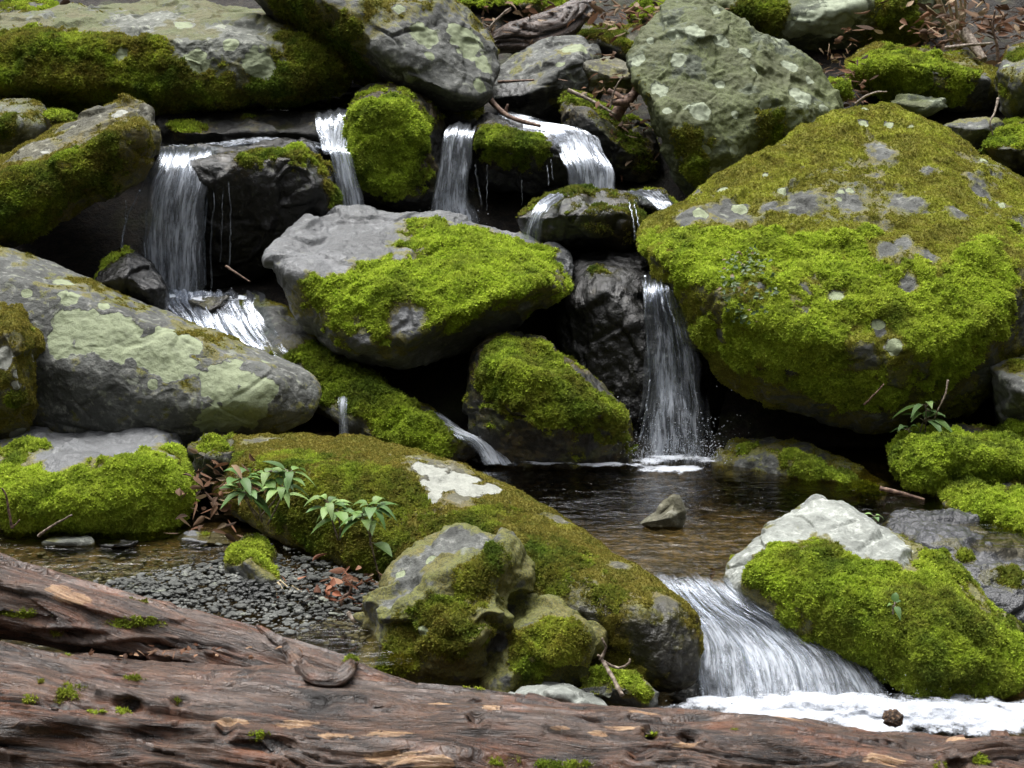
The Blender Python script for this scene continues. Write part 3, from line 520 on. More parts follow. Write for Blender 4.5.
rock('small mossy stone wedged between the low boulder and the long ridge boulder',
     [(190,450),(205,436,6.6),(235,437,6.6),(240,470),(225,492),(198,490)], 6.4, [(215,460,6.25)], .3, 'dark', name='stone', cat='stone', sub=6, disp=.012, moss=.0, patches=[(212,445,14),(200,470,6,-1)], mp=B(bright=.4, brown=.15, thick=.02))
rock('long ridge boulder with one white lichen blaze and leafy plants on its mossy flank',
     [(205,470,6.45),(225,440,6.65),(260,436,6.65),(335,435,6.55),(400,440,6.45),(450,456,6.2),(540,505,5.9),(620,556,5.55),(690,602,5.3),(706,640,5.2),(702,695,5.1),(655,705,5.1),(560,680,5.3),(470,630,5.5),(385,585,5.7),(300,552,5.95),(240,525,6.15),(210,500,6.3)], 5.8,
     [(250,462,6.2),(330,468,6.05),(420,490,5.85),(520,545,5.5),(620,600,5.2),(670,640,5.05),(340,520,5.85),(450,570,5.5)], .35, 'brown', p=26, sub=8, disp=.016, chip=.06, group=G, film=0.5, moss=.05, up=.1, mn=.45, wet_shade=[(650,665,50),(580,650,50),(600,690,50),(500,620,40),(690,640,24)], patches=[(650,650,36,-1),(590,640,36,-1),(560,520,16,-1),(620,565,14,-1),(665,600,14,-1),(500,610,30,-1),(270,480,30),(300,460,26),(350,470,36),(400,500,36),(470,530,40),(540,560,40),(610,610,36),(320,520,36),(380,545,34),(240,455,16),(455,500,20,-1),(440,470,34,-1),(260,440,18,-1),(690,650,14,-1)], lsc=1.15, lich=[(440,478,22),(455,480,20),(470,488,16),(425,470,16),(433,498,7),(490,488,10)], mp=B(bright=.10, brown=.35, thick=.009))  # wet patches low on the front also paint in its shade
# --- the biggest boulder
rock('the biggest boulder, pyramid shaped, olive brown top and a bright moss skirt',
     [(872,101,8.7),(896,102,8.7),(926,124,8.6),(992,166,8.4),(1045,192,8.2),(1090,260,7.8),(1080,325,7.5),(1005,345,7.4),(992,372,7.35),(976,410,7.3),(930,424,7.2),(880,432,7.2),(818,418,7.2),(742,388,7.2),(712,372,7.2),(688,330,7.25),(658,286,7.4),(630,244,7.6),(640,224,7.75),(690,206,7.95),(760,150,8.3),(840,112,8.6)], 7.4,
     [(660,250,7.35),(720,300,7.02),(790,328,6.92),(880,360,6.85),(985,330,7.0),(1040,270,7.25),(780,225,7.55),(900,230,7.5),(760,372,7.0),(880,405,6.96)], .7, 'grey', p=34, sub=8, disp=.03, fine=.008, group=G, film=.5, corner=1.02, chip=.12, moss=-.2, up=.12, mn=.62,
     patches=[(665,240,24),(700,250,36),(750,245,40),(800,260,40),(850,270,36),(880,300,40),(930,310,44),(980,300,40),(720,290,40),(770,310,40),(830,320,40),(900,350,44),(960,360,36),(740,345,34),(800,365,40),(860,395,36),(920,400,30),(990,260,36),(1010,230,30),(900,265,26),(700,335,20),(870,230,14),
              (725,212,34,-1),(690,216,18,-1),(900,205,26,-1),(870,345,18,-1),(840,298,10,-1),(890,250,16,-1),(905,240,14,-1),(760,285,7,-1),(790,372,6,-1),(720,335,7,-1),(930,255,12,-1),(880,330,10,-1),(960,215,20,-1),(880,150,22,-1),(800,200,18,-1),(930,170,14,-1),(850,205,16,-1),(980,190,12,-1),(770,205,12,-1),(910,285,10,-1)],
     lich=[(866,110,5),(864,124,6),(740,208,8),(723,190,6),(782,190,5),(850,190,5),(838,200,4),(1000,205,6),(838,297,8),(878,322,8),(892,345,8),(985,160,4),(888,126,5),(700,212,9),(765,175,4),(842,192,4),(910,126,4)], mp=B(bright=.66, brown=.1, thick=.021))
rock('grey rough stone at the right edge below the biggest boulder',
     [(988,370),(1012,350,7.4),(1060,340,7.4),(1070,425),(1030,436),(1000,432)], 7.1, [(1015,385,6.9),(1040,400,6.9)], .4, 'grey', group=G, sub=6, moss=-.1, patches=[(1015,365,10)], mp=B(bright=.05, brown=.5, thick=.01))
rock('low mossy ledge stone at the right rim of the pool under the biggest boulder',
     [(715,462,7.05),(730,443,7.25),(770,440,7.25),(812,445,7.15),(850,470,6.95),(892,488,6.8),(897,506,6.7),(840,500,6.75),(770,486,6.9),(718,476,7)], 6.95, [(770,458,6.9),(830,478,6.72)], .3, 'grey', group=G, sub=7, disp=.025, film=0.2, moss=-.1, up=.3, patches=[(740,450,16),(790,455,20),(815,465,20),(840,478,16),(870,490,12),(740,470,10,-1)], wet=.3, mp=B(bright=.36, brown=.1, thick=.024))
rock('mossy step shaped stone with a leafy seedling behind it, right rim of the pool',
     [(890,450,6.9),(905,434,7.0),(940,428,7.05),(975,429,7.05),(1050,440,7.0),(1060,480,6.7),(1010,492,6.6),(950,485,6.55),(910,480,6.6),(893,470,6.7)], 6.75, [(920,452,6.6),(970,455,6.55),(1030,465,6.5)], .4, 'dark', group=G, disp=.03, moss=.3, up=.35, patches=[(930,445,30),(990,450,40),(940,470,30),(1000,475,30),(965,432,16,-1)], mp=B(bright=.38, brown=.06, thick=.034))
rock('mossy sloping stone at the right edge above the wet slab',
     [(935,490,6.6),(960,474,6.7),(1040,475,6.7),(1060,560,6.2),(1020,560,6.15),(980,525,6.3),(945,508,6.4)], 6.4, [(985,498,6.3),(1025,530,6.1)], .35, 'grey', group=G, disp=.03, film=0.2, moss=.05, up=.3, patches=[(965,490,20),(1010,505,26),(1010,540,22),(990,515,20),(1000,485,10,-1)], wet=.2, mp=B(bright=.45, brown=.12, thick=.026))
rock('dark wet slab with shallow water running over it, behind the white peaked boulder',
     [(880,528,6.17),(905,512,6.37),(950,508,6.37),(1000,530,6.17),(1060,560,5.97),(1060,640,5.57),(1000,610,5.62),(950,575,5.77),(905,552,5.92)], 6.2, [(940,535,6.02),(1000,575,5.72)], .3, 'slate', group=G, p=30, disp=.04, fine=.01, moss=-.5, patches=[(965,556,8),(1010,575,16)], wet=1.0, mp=B(bright=.2, brown=.4, thick=.014))
rock('small mossy stone at the right edge below the sloping stone',
     [(985,580),(1010,568,6.1),(1060,560,6.1),(1060,600),(1010,595)], 5.95, [(1030,580,5.85)], .2, 'dark', name='stone', cat='stone', sub=5, disp=.012, moss=.3, up=.3, mp=B(bright=.3, brown=.2, thick=.02))
rock('white peaked boulder with thick green moss below its bare top, beside the broad cascade',
     [(726,572,5.7),(745,545,5.85),(795,510,6.0),(815,496,6.05),(840,503,6.0),(905,540,5.85),(932,556,5.75),(962,577,5.65),(1012,628,5.45),(1032,655,5.3),(1030,685,5.2),(960,697,5.15),(925,699,5.1),(906,652,5.15),(846,628,5.3),(794,600,5.45),(735,592,5.55)], 5.5,
     [(800,560,5.55),(840,575,5.45),(880,610,5.25),(930,650,5.1),(960,620,5.25),(900,560,5.6),(760,575,5.5)], .4, 'white', p=28, sub=8, disp=.028, group=G, film=-0.25, corner=1.02, moss=.42, up=.0, mn=.3,
     patches=[(765,565,16),(800,575,26),(850,580,32),(900,590,34),(950,610,36),(900,640,34),(860,620,30),(990,640,34),(960,660,36),(920,670,28),(890,665,24),(830,560,16),(940,570,22),(1010,660,26),(830,600,24),(780,550,12),
              (805,515,30,-1),(870,540,30,-1),(840,525,26,-1),(748,552,20,-1),(775,535,24,-1),(893,548,20,-1),(815,500,20,-1),(735,572,14,-1)], wet=-1, mp=B(bright=.36, brown=.16, thick=.02))
rock('dark smooth stone under the broad cascade',
     [(640,590,5.75),(690,584,5.82),(740,592,5.8),(800,630,5.6),(880,690,5.3),(900,715,5.2),(690,718,5.25),(675,640,5.5)], 5.5, [(700,625,5.52),(760,650,5.42),(800,690,5.24),(710,690,5.26)], .3, 'dark', group=G, sub=6, disp=.012, moss=-.9, wet=.9)
rock('small triangular brown stone standing in the pool',
     [(638,524),(658,508,6.16),(676,498,6.16),(684,512),(682,528),(650,532)], 6.13, [(668,518,6.08)], .12, 'brown', name='stone', cat='stone', sub=5, disp=.008, moss=-.6, wet=.1)
# --- near
rock('craggy two lobed boulder with olive moss and grey lichen, directly behind the log',
     [(360,700,5.15),(372,625,5.3),(390,572,5.4),(425,541,5.45),(465,527,5.45),(497,535,5.4),(516,552,5.35),(528,580,5.3),(520,610,5.2),(508,650,5.1),(490,710,5.05)], 5.2,
     [(400,600,5.1),(450,570,5.12),(500,560,5.15),(455,620,4.98),(480,660,4.95),(400,670,5.0),(510,590,5.15)], .35, 'grey', p=24, sub=7, disp=.045, fine=.009, group=G, strata=.012, film=.36, chip=.3, nothin=True, moss=-.12, up=.05, mn=.6,
     more=[([(455,640,5.2),(500,605,5.35),(535,589,5.4),(592,616,5.3),(604,632,5.2),(594,662,5.1),(560,692,5.05),(470,710,5.0)], 5.15, [(520,625,5.05),(570,640,4.98),(520,670,4.92)], .3)],
     patches=[(480,565,22),(470,590,20),(430,620,30),(400,650,28),(460,640,28),(540,640,30),(570,650,24),(520,660,26),(415,570,30,-1),(445,545,36,-1),(480,545,26,-1),(395,600,14,-1),(520,585,10,-1),(500,640,10,-1)], lich=[(425,632,8),(432,560,6),(400,575,7)], lbase=-.1, mp=B(bright=.10, brown=.55, thick=.007))
rock('little leaning stone capped with yellow green moss, standing in the gravel',
     [(227,565),(236,541,5.85),(262,538,5.85),(290,574,5.8),(300,600),(270,612),(236,606)], 5.65, [(250,560,5.52),(270,590,5.48)], .2, 'grey', name='stone', cat='stone', sub=6, disp=.015, moss=.0, up=.2, patches=[(250,550,18),(270,570,18),(285,590,14),(242,590,16,-1),(262,600,10,-1)], mp=B(bright=.5, brown=.15, thick=.02))
rock('smooth pale stone half hidden behind the log',
     [(505,700),(520,684,4.95),(560,684,4.95),(600,694,4.95),(615,712),(560,725)], 4.8, [(555,697,4.72)], .15, 'white', name='stone', cat='stone', sub=6, disp=.006, fine=.002, moss=-.7)
rock('flat mossy stone behind the log, under a forked twig',
     [(575,690),(600,668,5.1),(630,672,5.1),(662,692,5.0),(655,712),(590,712)], 4.95, [(620,688,4.86)], .2, 'grey', name='stone', cat='stone', sub=6, disp=.015, moss=.1, up=.3, patches=[(625,685,16),(645,695,12)], mp=B(bright=.45, brown=.15, thick=.02))
for lab, ol, d_, st, wt in [
    ('flat grey stone with a mossy top in the left pool, near the long ridge boulder', [(178,540),(195,532,6.2),(225,534,6.2),(232,545),(205,552),(182,549)], 6.1, 'slate', .3),
    ('dark wet cobble lying in the gravel beside the moss capped leaning stone', [(198,572),(212,558,5.85),(228,560,5.85),(230,576),(214,586),(202,582)], 5.75, 'grey', .8),
    ('long flat pale stone in the left pool, beside a bare twig', [(38,541),(55,535,6.15),(88,537,6.15),(92,545),(60,549),(40,547)], 6.05, 'pale', .1),
    ('dark flat stone barely breaking the left pool', [(95,545),(120,538,6.1),(140,541),(135,550),(105,552)], 6.02, 'dark', .8)]:
    cx_ = sum(q[0] for q in ol)/len(ol); cy_ = sum(q[1] for q in ol)/len(ol)
    rock(lab, ol, d_, [(cx_, cy_, d_-.05)], .15, st, name='stone', cat='stone', sub=5, disp=.008, fine=.003, moss=-.2, up=.2, wet=wt, group='stones in the left pool', patches=[(ol[1][0]+8, ol[1][1]+2, 8)] if 'mossy top' in lab else [], mp=B(bright=.3, brown=.1, thick=.008))

# ------------------------------------------------------------------ water
def sheet_geo(rows, nu, nv, relief=.012, seed=0, thick=.012, edge=.10, dens=0.0, fadev=(.0, .0)):
    rows = np.array([spline(np.array([P(*q) for q in r]), nu) for r in rows])      # rows x nu x 3
    G_ = spline(rows, nv)                                                          # nv x nu x 3
    wv = np.linspace(0, 1, nv); sd_ = G_[:, -1]-G_[:, 0]; wl_ = np.linalg.norm(sd_, axis=1).mean()
    for e_, c_ in ((np.linspace(1, 0, nu), 3.3), (np.linspace(0, 1, nu), 8.1)):
        G_ = G_+(.05*noise(np.column_stack([wv*5+seed+c_, wv*0+c_, wv*0]))[:, None]*e_[None, :])[..., None]*sd_[:, None]
    du = np.linalg.norm(np.diff(G_, axis=1), axis=2).mean(0); dv = np.linalg.norm(np.diff(G_, axis=0), axis=2).mean(1)
    U = np.concatenate([[0], np.cumsum(du)]); Vv = np.concatenate([[0], np.cumsum(dv)])
    UU, VV = np.meshgrid(U, Vv); V = G_.reshape(-1, 3); F = grid_faces(nu, nv); N = normals(V, F)
    if (N*(CAM-V)).sum() < 0: N = -N
    fl = np.column_stack([UU.ravel()+seed, VV.ravel(), np.full(UU.size, seed*1.7)])
    rl = noise(fl*np.array((38, 2.6, 1)))+.6*noise(fl*np.array((95, 4.5, 1)))+.5*noise(fl*np.array((14, 5, 1)))
    u = np.linspace(0, 1, nu)[None, :]+0*VV/max(VV.max(), 1e-6); v = np.linspace(0, 1, nv)[:, None]+0*u
    al = np.minimum(u, 1-u)/edge+.8*fbm(fl*np.array((22, 3, 1)), 2).reshape(u.shape)
    al = np.clip(al, 0, 1)
    if fadev[0]: al = al*sstep(0, fadev[0], v)
    if fadev[1]: al = al*sstep(0, fadev[1], 1-v)
    al = np.clip(al*(1+dens*(v-.5)), 0, 1)
    V1 = V+N*(relief*rl)[:, None]; V2 = V-N*thick*(1-.5*rl)[:, None]
    n = len(V); VT = np.concatenate([V1, V2]); FT = np.concatenate([F, F[:, ::-1]+n])
    fl2 = fl+np.array((3.7, .4, 2.0))
    return VT, FT, np.concatenate([fl, fl2]), np.concatenate([al.ravel(), al.ravel()*.9])
def strand_geo(pts, r, seed=0, n=40):
    path = spline(np.array([P(*q) for q in pts]), n); k = np.arange(n)/n
    path = path+np.column_stack([.006*noise(np.column_stack([k*9, k*0+seed, k*0])), k*0, k*0])
    rad = r*(.55+.6*np.clip(.5+noise(np.column_stack([k*14+seed, k*0+2.2, k*0])), 0, 1.5))
    V, T = tube_geo(path, rad, 6)
    return V, T
def waterfall(label, sheets, strands=(), mat=M_FALL, group='small waterfalls of the cascade', name='waterfall', cat='waterfall'):
    Vs, Fs, fl, al, o = [], [], [], [], 0
    for k, sh in enumerate(sheets):
        kw = sh[3] if len(sh) > 3 else {}
        V, F, f, a = sheet_geo(sh[0], sh[1], sh[2], seed=k*3.1+len(label), **kw)
        T = np.concatenate([F[:, [0, 1, 2]], F[:, [0, 2, 3]]]); Vs.append(V); Fs.append(T+o); fl.append(f); al.append(a); o += len(V)
    for k, st in enumerate(strands):
        V, T = strand_geo(st[0], st[1], k*2.3)
        f = np.column_stack([V[:, 0], V[:, 2], V[:, 1]]); Vs.append(V); Fs.append(T+o); fl.append(f); al.append(np.full(len(V), .75)); o += len(V)
    V = np.concatenate(Vs); base = np.array((V[:, 0].mean(), V[:, 1].mean(), V[:, 2].min()))
    me_ = mesh(name, V-base, np.concatenate(Fs), mat, {'flow': np.concatenate(fl), 'alpha': np.concatenate(al)})
    return tag(link(name, me_, loc=base), label, cat, group)
def foam(parent, blobs, name='foam', label=None):
    """low mounds of bubbles: (px, py, d, radius along x, radius along y, height)"""
    Vs, Fs, al, o = [], [], [], 0
    for k, (px, py, d, rx, ry, hh) in enumerate(blobs):
        c = P(px, py, d); n = 46; g = np.linspace(-1, 1, n); X, Y = np.meshgrid(g, g); rr = np.hypot(X, Y).ravel()
        w = np.column_stack([c[0]+X.ravel()*rx, c[1]+Y.ravel()*ry, np.full(n*n, c[2])])
        a = np.clip(1.15-rr+.35*fbm(w*16+k, 3), 0, 1)*np.clip((1-rr)*6, 0, 1)
        w[:, 2] += hh*np.clip(1-rr**2, 0, 1)*(.5+.35*fbm(w*np.array((9, 20, 9))+k*3, 3)+.1*noise(w*50))+.004
        Vs.append(w); Fs.append(grid_faces(n, n)+o); al.append(a); o += n*n
    V = np.concatenate(Vs); base = np.array(parent.location) if parent is not None else np.zeros(3)
    return link(name, mesh(name, V-base, np.concatenate(Fs), M_FOAM, {'alpha': np.concatenate(al)}), parent)
def splash(parent, spots, seed):
    """flung drops: (px, py, d, spread sideways, height, count)"""
    r = np.random.default_rng(seed); v0, f0 = ico(1); Vs, Fs, o = [], [], 0
    for px, py, d, sx, sh, n in spots:
        c = P(px, py, d)
        for k in range(n):
            a = r.normal()*.5; h = abs(r.normal())*.5; q = c+np.array((sx*a*(1+.3*h), -abs(r.normal())*.05, sh*h)); L = r.gamma(2, .00028)+.0004
            ax = np.array((a*.8, -.2, .8-h)); ax /= np.linalg.norm(ax); v = v0*L; v = v+ax*((v@ax)*r.uniform(.3, 1.6))[:, None]
            Vs.append(v+q); Fs.append(f0+o); o += len(v)
    V = np.concatenate(Vs); ob = link('splash', mesh('splash', V-np.array(parent.location), np.concatenate(Fs), M_FOAM, {'alpha': np.full(len(V), 1.5)}), parent); ob['kind'] = 'stuff'
def pool(name, poly, z, amp=.004, y0=None, n=(170, 130), mat=M_POOL, drop=None):
    poly = np.array(poly); x0, y0 = poly.min(0); x1, y1 = poly.max(0)
    X, Y = np.meshgrid(np.linspace(x0, x1, n[0]), np.linspace(y0, y1, n[1])); p = np.column_stack([X.ravel(), Y.ravel(), 0*X.ravel()])
    inside = np.zeros(len(p), bool)
    for a, b in zip(poly, np.roll(poly, -1, 0)):
        c = (a[1] > p[:, 1]) != (b[1] > p[:, 1]); t = (b[0]-a[0])*(p[:, 1]-a[1])/(b[1]-a[1]+1e-12)+a[0]; inside ^= c & (p[:, 0] < t)
    p[:, 2] = z+amp*fbm(p*np.array((6, 14, 1)), 3)
    F = grid_faces(n[0], n[1]); F = F[inside[F].all(1)]
    return tag(link(name, mesh(name, p, F, mat)), kind='structure')
def xy(px, py, d): q = P(px, py, d); return (q[0], q[1])

pool('water', [(-.55, 6.65), (-.3, 6.1), (.1, 5.9), (.3, 5.67), (.55, 5.63), (.8, 5.6), (.92, 5.64), (1.2, 5.9), (2.2, 5.9), (2.6, 6.6), (1.9, 7.3), (.9, 7.75), (-.3, 7.6), (-.7, 7.1)], -.105)
pool('water', [(-2.8, 4.9), (-.3, 4.9), (-.35, 5.7), (-.75, 6.3), (-2.8, 6.6)], -.135, .003)
pool('water', [(-.2, 4.3), (3.2, 4.3), (3.2, 5.5), (1.9, 5.5), (1.2, 5.45), (.3, 5.35), (-.1, 5.1)], -.375, .008)

w1 = waterfall('tall waterfall curtain pouring off the dark dripping ledge at upper left', [
    ([[(150,147,8.5),(185,145,8.5),(222,143,8.5)], [(158,153,8.2),(185,153,8.15),(216,150,8.2)], [(142,185,8.02),(178,185,7.98),(212,185,8.02)], [(137,235,7.96),(172,235,7.92),(206,235,7.96)], [(138,292,7.92),(172,297,7.88),(205,292,7.92)]], 60, 150, {'edge': .2, 'dens': .4, 'fadev': (.35, 0)}),
    ([[(160,146,8.6),(210,143,8.62),(265,137,8.64),(318,142,8.6)], [(158,150,8.42),(208,148,8.44),(264,142,8.48),(322,148,8.42)]], 90, 10, {'edge': .05, 'relief': .005, 'thick': .004})],
    [([(205,165,8.1),(207,200,8.02),(204,240,7.98),(206,285,7.95)], .006), ([(214,160,8.1),(214,200,8.0),(211,240,7.97),(212,288,7.95)], .004), ([(228,175,8.02),(231,210,7.97),(230,240,7.95),(229,270,7.95)], .0035), ([(224,170,8.02),(222,215,7.98),(221,262,7.95)], .0018),
     ([(140,190,8.0),(128,215,7.9),(123,235,7.85),(121,250,7.8)], .005), ([(126,200,8.0),(125,225,7.9),(122,248,7.85)], .003), ([(146,210,7.95),(145,260,7.9),(148,292,7.85)], .005)])
foam(w1, [(168,298,7.84,.13,.10,.02),(205,300,7.78,.10,.08,.015),(240,300,7.76,.11,.08,.02)])
waterfall('white water spreading over the stones at the foot of the tall left waterfall', [
    ([[(146,284,7.9),(200,289,7.88),(264,288,7.84)], [(160,300,7.76),(205,303,7.74),(266,304,7.66)], [(174,318,7.61),(212,322,7.58),(272,322,7.54)], [(190,338,7.5),(232,345,7.46),(290,350,7.40)], [(215,352,7.4),(268,360,7.34),(330,372,7.24)]], 80, 90, {'edge': .3, 'relief': .016, 'fadev': (.15, .5)})], mat=M_RILL)
w2 = waterfall('slim waterfall between the dark ledge and the moss faced upright block', [
    ([[(312,112,8.75),(332,108,8.75),(354,106,8.75)], [(315,122,8.6),(333,118,8.6),(352,116,8.6)], [(320,150,8.45),(334,150,8.43),(348,150,8.45)], [(328,154,8.35),(340,152,8.35),(352,154,8.35)], [(335,185,8.28),(347,185,8.26),(360,185,8.28)], [(340,216,8.24),(352,216,8.22),(366,216,8.24)]], 40, 110, {'dens': .3, 'edge': .2, 'fadev': (.25, 0)})], mat=M_FULL)
w3 = waterfall('straight narrow waterfall right of the moss faced upright block', [
    ([[(452,122,8.7),(465,120,8.7),(478,122,8.7)], [(444,135,8.5),(458,133,8.48),(474,135,8.5)], [(437,170,8.42),(453,170,8.4),(472,170,8.42)], [(432,205,8.38),(452,205,8.36),(474,203,8.38)], [(430,228,8.34),(454,229,8.32),(480,226,8.34)]], 40, 110, {'dens': .3, 'edge': .2, 'fadev': (.3, 0)})],
    [([(475,165,8.42),(479,190,8.4),(482,205,8.38)], .004), ([(487,165,8.4),(487,210,8.36)], .0015), ([(522,180,8.4),(522,205,8.38)], .0015), ([(547,165,8.4),(549,185,8.35)], .002), ([(551,160,8.4),(553,180,8.35)], .002)])
foam(w3, [(455,226,8.3,.14,.07,.03)])
w4 = waterfall('short wide waterfall fanning over the mossy ledge, upper middle', [
    ([[(482,108,9.0),(490,104,9.0),(500,106,9.0)], [(500,122,8.85),(515,117,8.85),(530,118,8.85)], [(540,136,8.7),(565,129,8.72),(590,132,8.75)], [(556,148,8.5),(578,140,8.52),(602,148,8.55)], [(564,165,8.35),(588,160,8.33),(612,168,8.36)], [(568,190,8.28),(592,188,8.26),(617,190,8.28)]], 44, 110, {'edge': .25, 'dens': .5, 'fadev': (.6, 0)})])
waterfall('thin water veil slipping over the left side of the rounded dark mossy stone', [
    ([[(548,196,8.02),(558,193,8.02),(566,196,8.0)], [(532,206,7.9),(541,206,7.86),(548,210,7.84)], [(522,222,7.84),(532,224,7.8),(541,228,7.78)], [(518,238,7.82),(530,240,7.78),(542,244,7.76)]], 24, 50, {'edge': .25})], mat=M_THIN)
waterfall('thin water sliding past the right end of the rounded dark mossy stone', [
    ([[(622,190,8.2),(650,190,8.2),(672,198,8.2)], [(640,196,8.04),(660,200,8.02),(678,206,8.0)], [(655,208,7.95),(668,210,7.95),(682,214,7.95)]], 24, 30, {'edge': .25})],
    [([(629,203,7.95),(633,220,7.86),(635,240,7.82)], .006), ([(634,204,7.95),(638,222,7.86),(640,238,7.82)], .004)], mat=M_THIN)
w5 = waterfall('narrow right waterfall dropping into the pool beside the biggest boulder', [
    ([[(640,274,7.5),(660,268,7.5),(672,270,7.5)], [(643,295,7.3),(664,292,7.28),(682,296,7.3)], [(645,335,7.22),(670,335,7.2),(695,338,7.22)], [(644,380,7.16),(674,380,7.14),(706,382,7.16)], [(638,420,7.1),(675,420,7.05),(710,420,7.1)], [(632,465,7.04),(674,468,7.0),(716,465,7.04)]], 60, 150, {'edge': .18, 'dens': 1.2})],
    [([(645,276,7.35),(645,310,7.25),(648,345,7.2),(650,385,7.15)], .007), ([(658,285,7.3),(664,310,7.22),(672,335,7.18),(676,380,7.12)], .007), ([(664,288,7.3),(674,320,7.2),(684,345,7.16),(694,390,7.1)], .005), ([(650,380,7.12),(646,410,7.05),(640,440,7.0)], .005)], mat=M_THIN)
foam(w5, [(676,460,6.98,.17,.10,.02),(650,462,6.96,.12,.07,.015),(706,462,6.96,.10,.07,.015),(676,470,6.88,.28,.1,.006),(610,466,6.9,.2,.05,.012),(545,464,6.92,.22,.05,.012),(495,462,6.98,.12,.06,.02)])
splash(w5, [(676,455,7.0,.16,.20,900),(645,458,6.98,.10,.12,300),(706,458,6.98,.08,.14,300)], 5)
splash(w3, [(456,224,8.3,.13,.10,120)], 6)
splash(w1, [(170,294,7.86,.12,.05,160),(215,298,7.8,.14,.04,160)], 7)
waterfall('thin rill running down into the pool below the long wet stone', [
    ([[(425,415,7.2),(432,412,7.2),(440,412,7.22)], [(445,430,7.05),(456,428,7.06),(466,430,7.08)], [(468,445,6.98),(484,442,6.98),(496,446,7.0)], [(478,464,6.92),(500,464,6.92),(522,464,6.94)]], 24, 60, {'edge': .25})])
waterfall('tiny trickle dripping under the edge of the lichen map boulder', [
    ([[(338,398,6.95),(344,396,6.95),(349,398,6.95)], [(338,412,6.9),(343,412,6.9),(348,412,6.9)], [(338,440,6.86),(343,440,6.86),(349,440,6.86)]], 14, 40, {'edge': .3})])
w6 = waterfall('broad lower cascade sliding out of the pool between ridge boulder and white peaked boulder', [
    ([[(636,562,5.75),(690,560,5.77),(738,564,5.74)], [(652,579,5.60),(700,579,5.60),(750,589,5.56)], [(673,604,5.47),(725,606,5.47),(786,614,5.44)], [(688,632,5.36),(760,632,5.38),(835,636,5.36)], [(698,664,5.26),(785,660,5.27),(872,662,5.26)], [(704,706,5.14),(795,708,5.1),(900,704,5.14)]], 130, 160, {'edge': .08, 'relief': .012, 'dens': .3, 'fadev': (.75, 0)})],
    [([(690,650,5.2),(697,672,5.16),(704,695,5.12)], .006)], mat=M_CASC)
waterfall('little side rush hugging the white peaked boulder above the broad cascade', [
    ([[(738,594,5.62),(745,592,5.62),(752,595,5.6)], [(745,602,5.54),(755,602,5.54),(765,608,5.52)], [(760,618,5.48),(772,620,5.47),(782,626,5.45)], [(775,640,5.38),(795,640,5.38),(812,644,5.36)]], 24, 50, {'edge': .2})], mat=M_FULL)
splash(w6, [(720,704,5.12,.12,.05,150),(800,706,5.08,.2,.05,220),(880,702,5.1,.14,.06,200)], 8)
fo = foam(None, [(790,712,5.0,.55,.16,.02),(930,716,4.98,.6,.2,.025),(720,706,5.06,.3,.08,.03),(800,706,5.04,.34,.1,.05),(860,708,5.03,.34,.12,.05),(900,712,5.0,.34,.14,.05),(950,715,4.98,.3,.14,.04),(780,722,4.94,.4,.1,.03),(1000,722,4.94,.35,.16,.03),(880,728,4.9,.5,.12,.03),(1050,715,5.0,.3,.15,.03),(940,686,5.18,.18,.03,.015),(990,676,5.25,.2,.03,.015),(1030,674,5.28,.1,.03,.01),(605,690,5.02,.08,.05,.02)], name='churned_foam')
tag(fo, kind='stuff'); fo['label'] = 'white churned foam at the foot of the broad cascade'

# ------------------------------------------------------------------ the log
def log_tube(path, rad, ns, nt, seed, lift=1.0):
    c = spline(np.array([P(*q) for q in path]), ns); Rr = spline(np.array(rad, float)[:, None], ns)[:, 0]
    t = np.gradient(c, axis=0); t /= np.linalg.norm(t, axis=1)[:, None]; s = np.cross(t, (0, 0, 1.0)); s /= np.linalg.norm(s, axis=1)[:, None]; b = np.cross(s, t)
    L = np.concatenate([[0], np.cumsum(np.linalg.norm(np.diff(c, axis=0), axis=1))]); th = np.linspace(0, 2*np.pi, nt, endpoint=False)
    TH, LL = np.meshgrid(th, L); RR = Rr[:, None]+0*TH
    ct, st = np.cos(TH), np.sin(TH); flat = lambda a: a.ravel()
    rr = flat(RR)
    q = np.column_stack([flat(LL), flat(ct)*rr, flat(st)*rr])
    tw = np.column_stack([q[:, 0]*1.0, q[:, 1]*4, q[:, 2]*4]); wob = fbm(tw*1.6+seed, 3)*.035
    qg = q+np.column_stack([0*wob, wob, -wob])
    big = .030*fbm(q*np.array((1.6, 4.5, 4.5))+seed, 3)*lift
    ridg = 1-2*np.abs(noise(qg*np.array((1.3, 13, 13))+seed+4)); gr = .006*ridg+.006*fbm(qg*np.array((2.6, 34, 34))+seed, 3)+.0035*fbm(qg*np.array((6, 90, 90))+seed, 2)
    ck = 1-np.abs(noise(qg*np.array((1.0, 9, 9))+seed+21))*9; ck = np.clip(ck*1.5-.3, 0, 1)*sstep(-.1, .2, noise(q*np.array((1.5, 4, 4))+seed+33))
    ck2 = np.clip(1-np.abs(noise(qg*np.array((2.2, 24, 24))+seed+51))*14, 0, 1)*sstep(0, .3, noise(q*np.array((2.5, 7, 7))+seed+63)); ck = np.maximum(ck, .8*ck2)
    led = chips(qg*np.array((.22, 1.6, 1.6)), .11, seed+5)[0]
    d = big+gr-.016*ck+.16*np.clip(led, -.06, .06)
    V = (c[:, None]+ct[..., None]*s[:, None]*RR[..., None]+st[..., None]*b[:, None]*RR[..., None]).reshape(-1, 3)
    N = (ct[..., None]*s[:, None]+st[..., None]*b[:, None]).reshape(-1, 3)
    return V+N*d[:, None], grid_faces(nt, ns, True)[:, ::-1], qg, ck
mainp = [(-140,728,4.55),(0,744,4.55),(200,767,4.52),(400,782,4.5),(600,792,4.48),(800,811,4.46),(1000,836,4.44),(1200,862,4.42)]
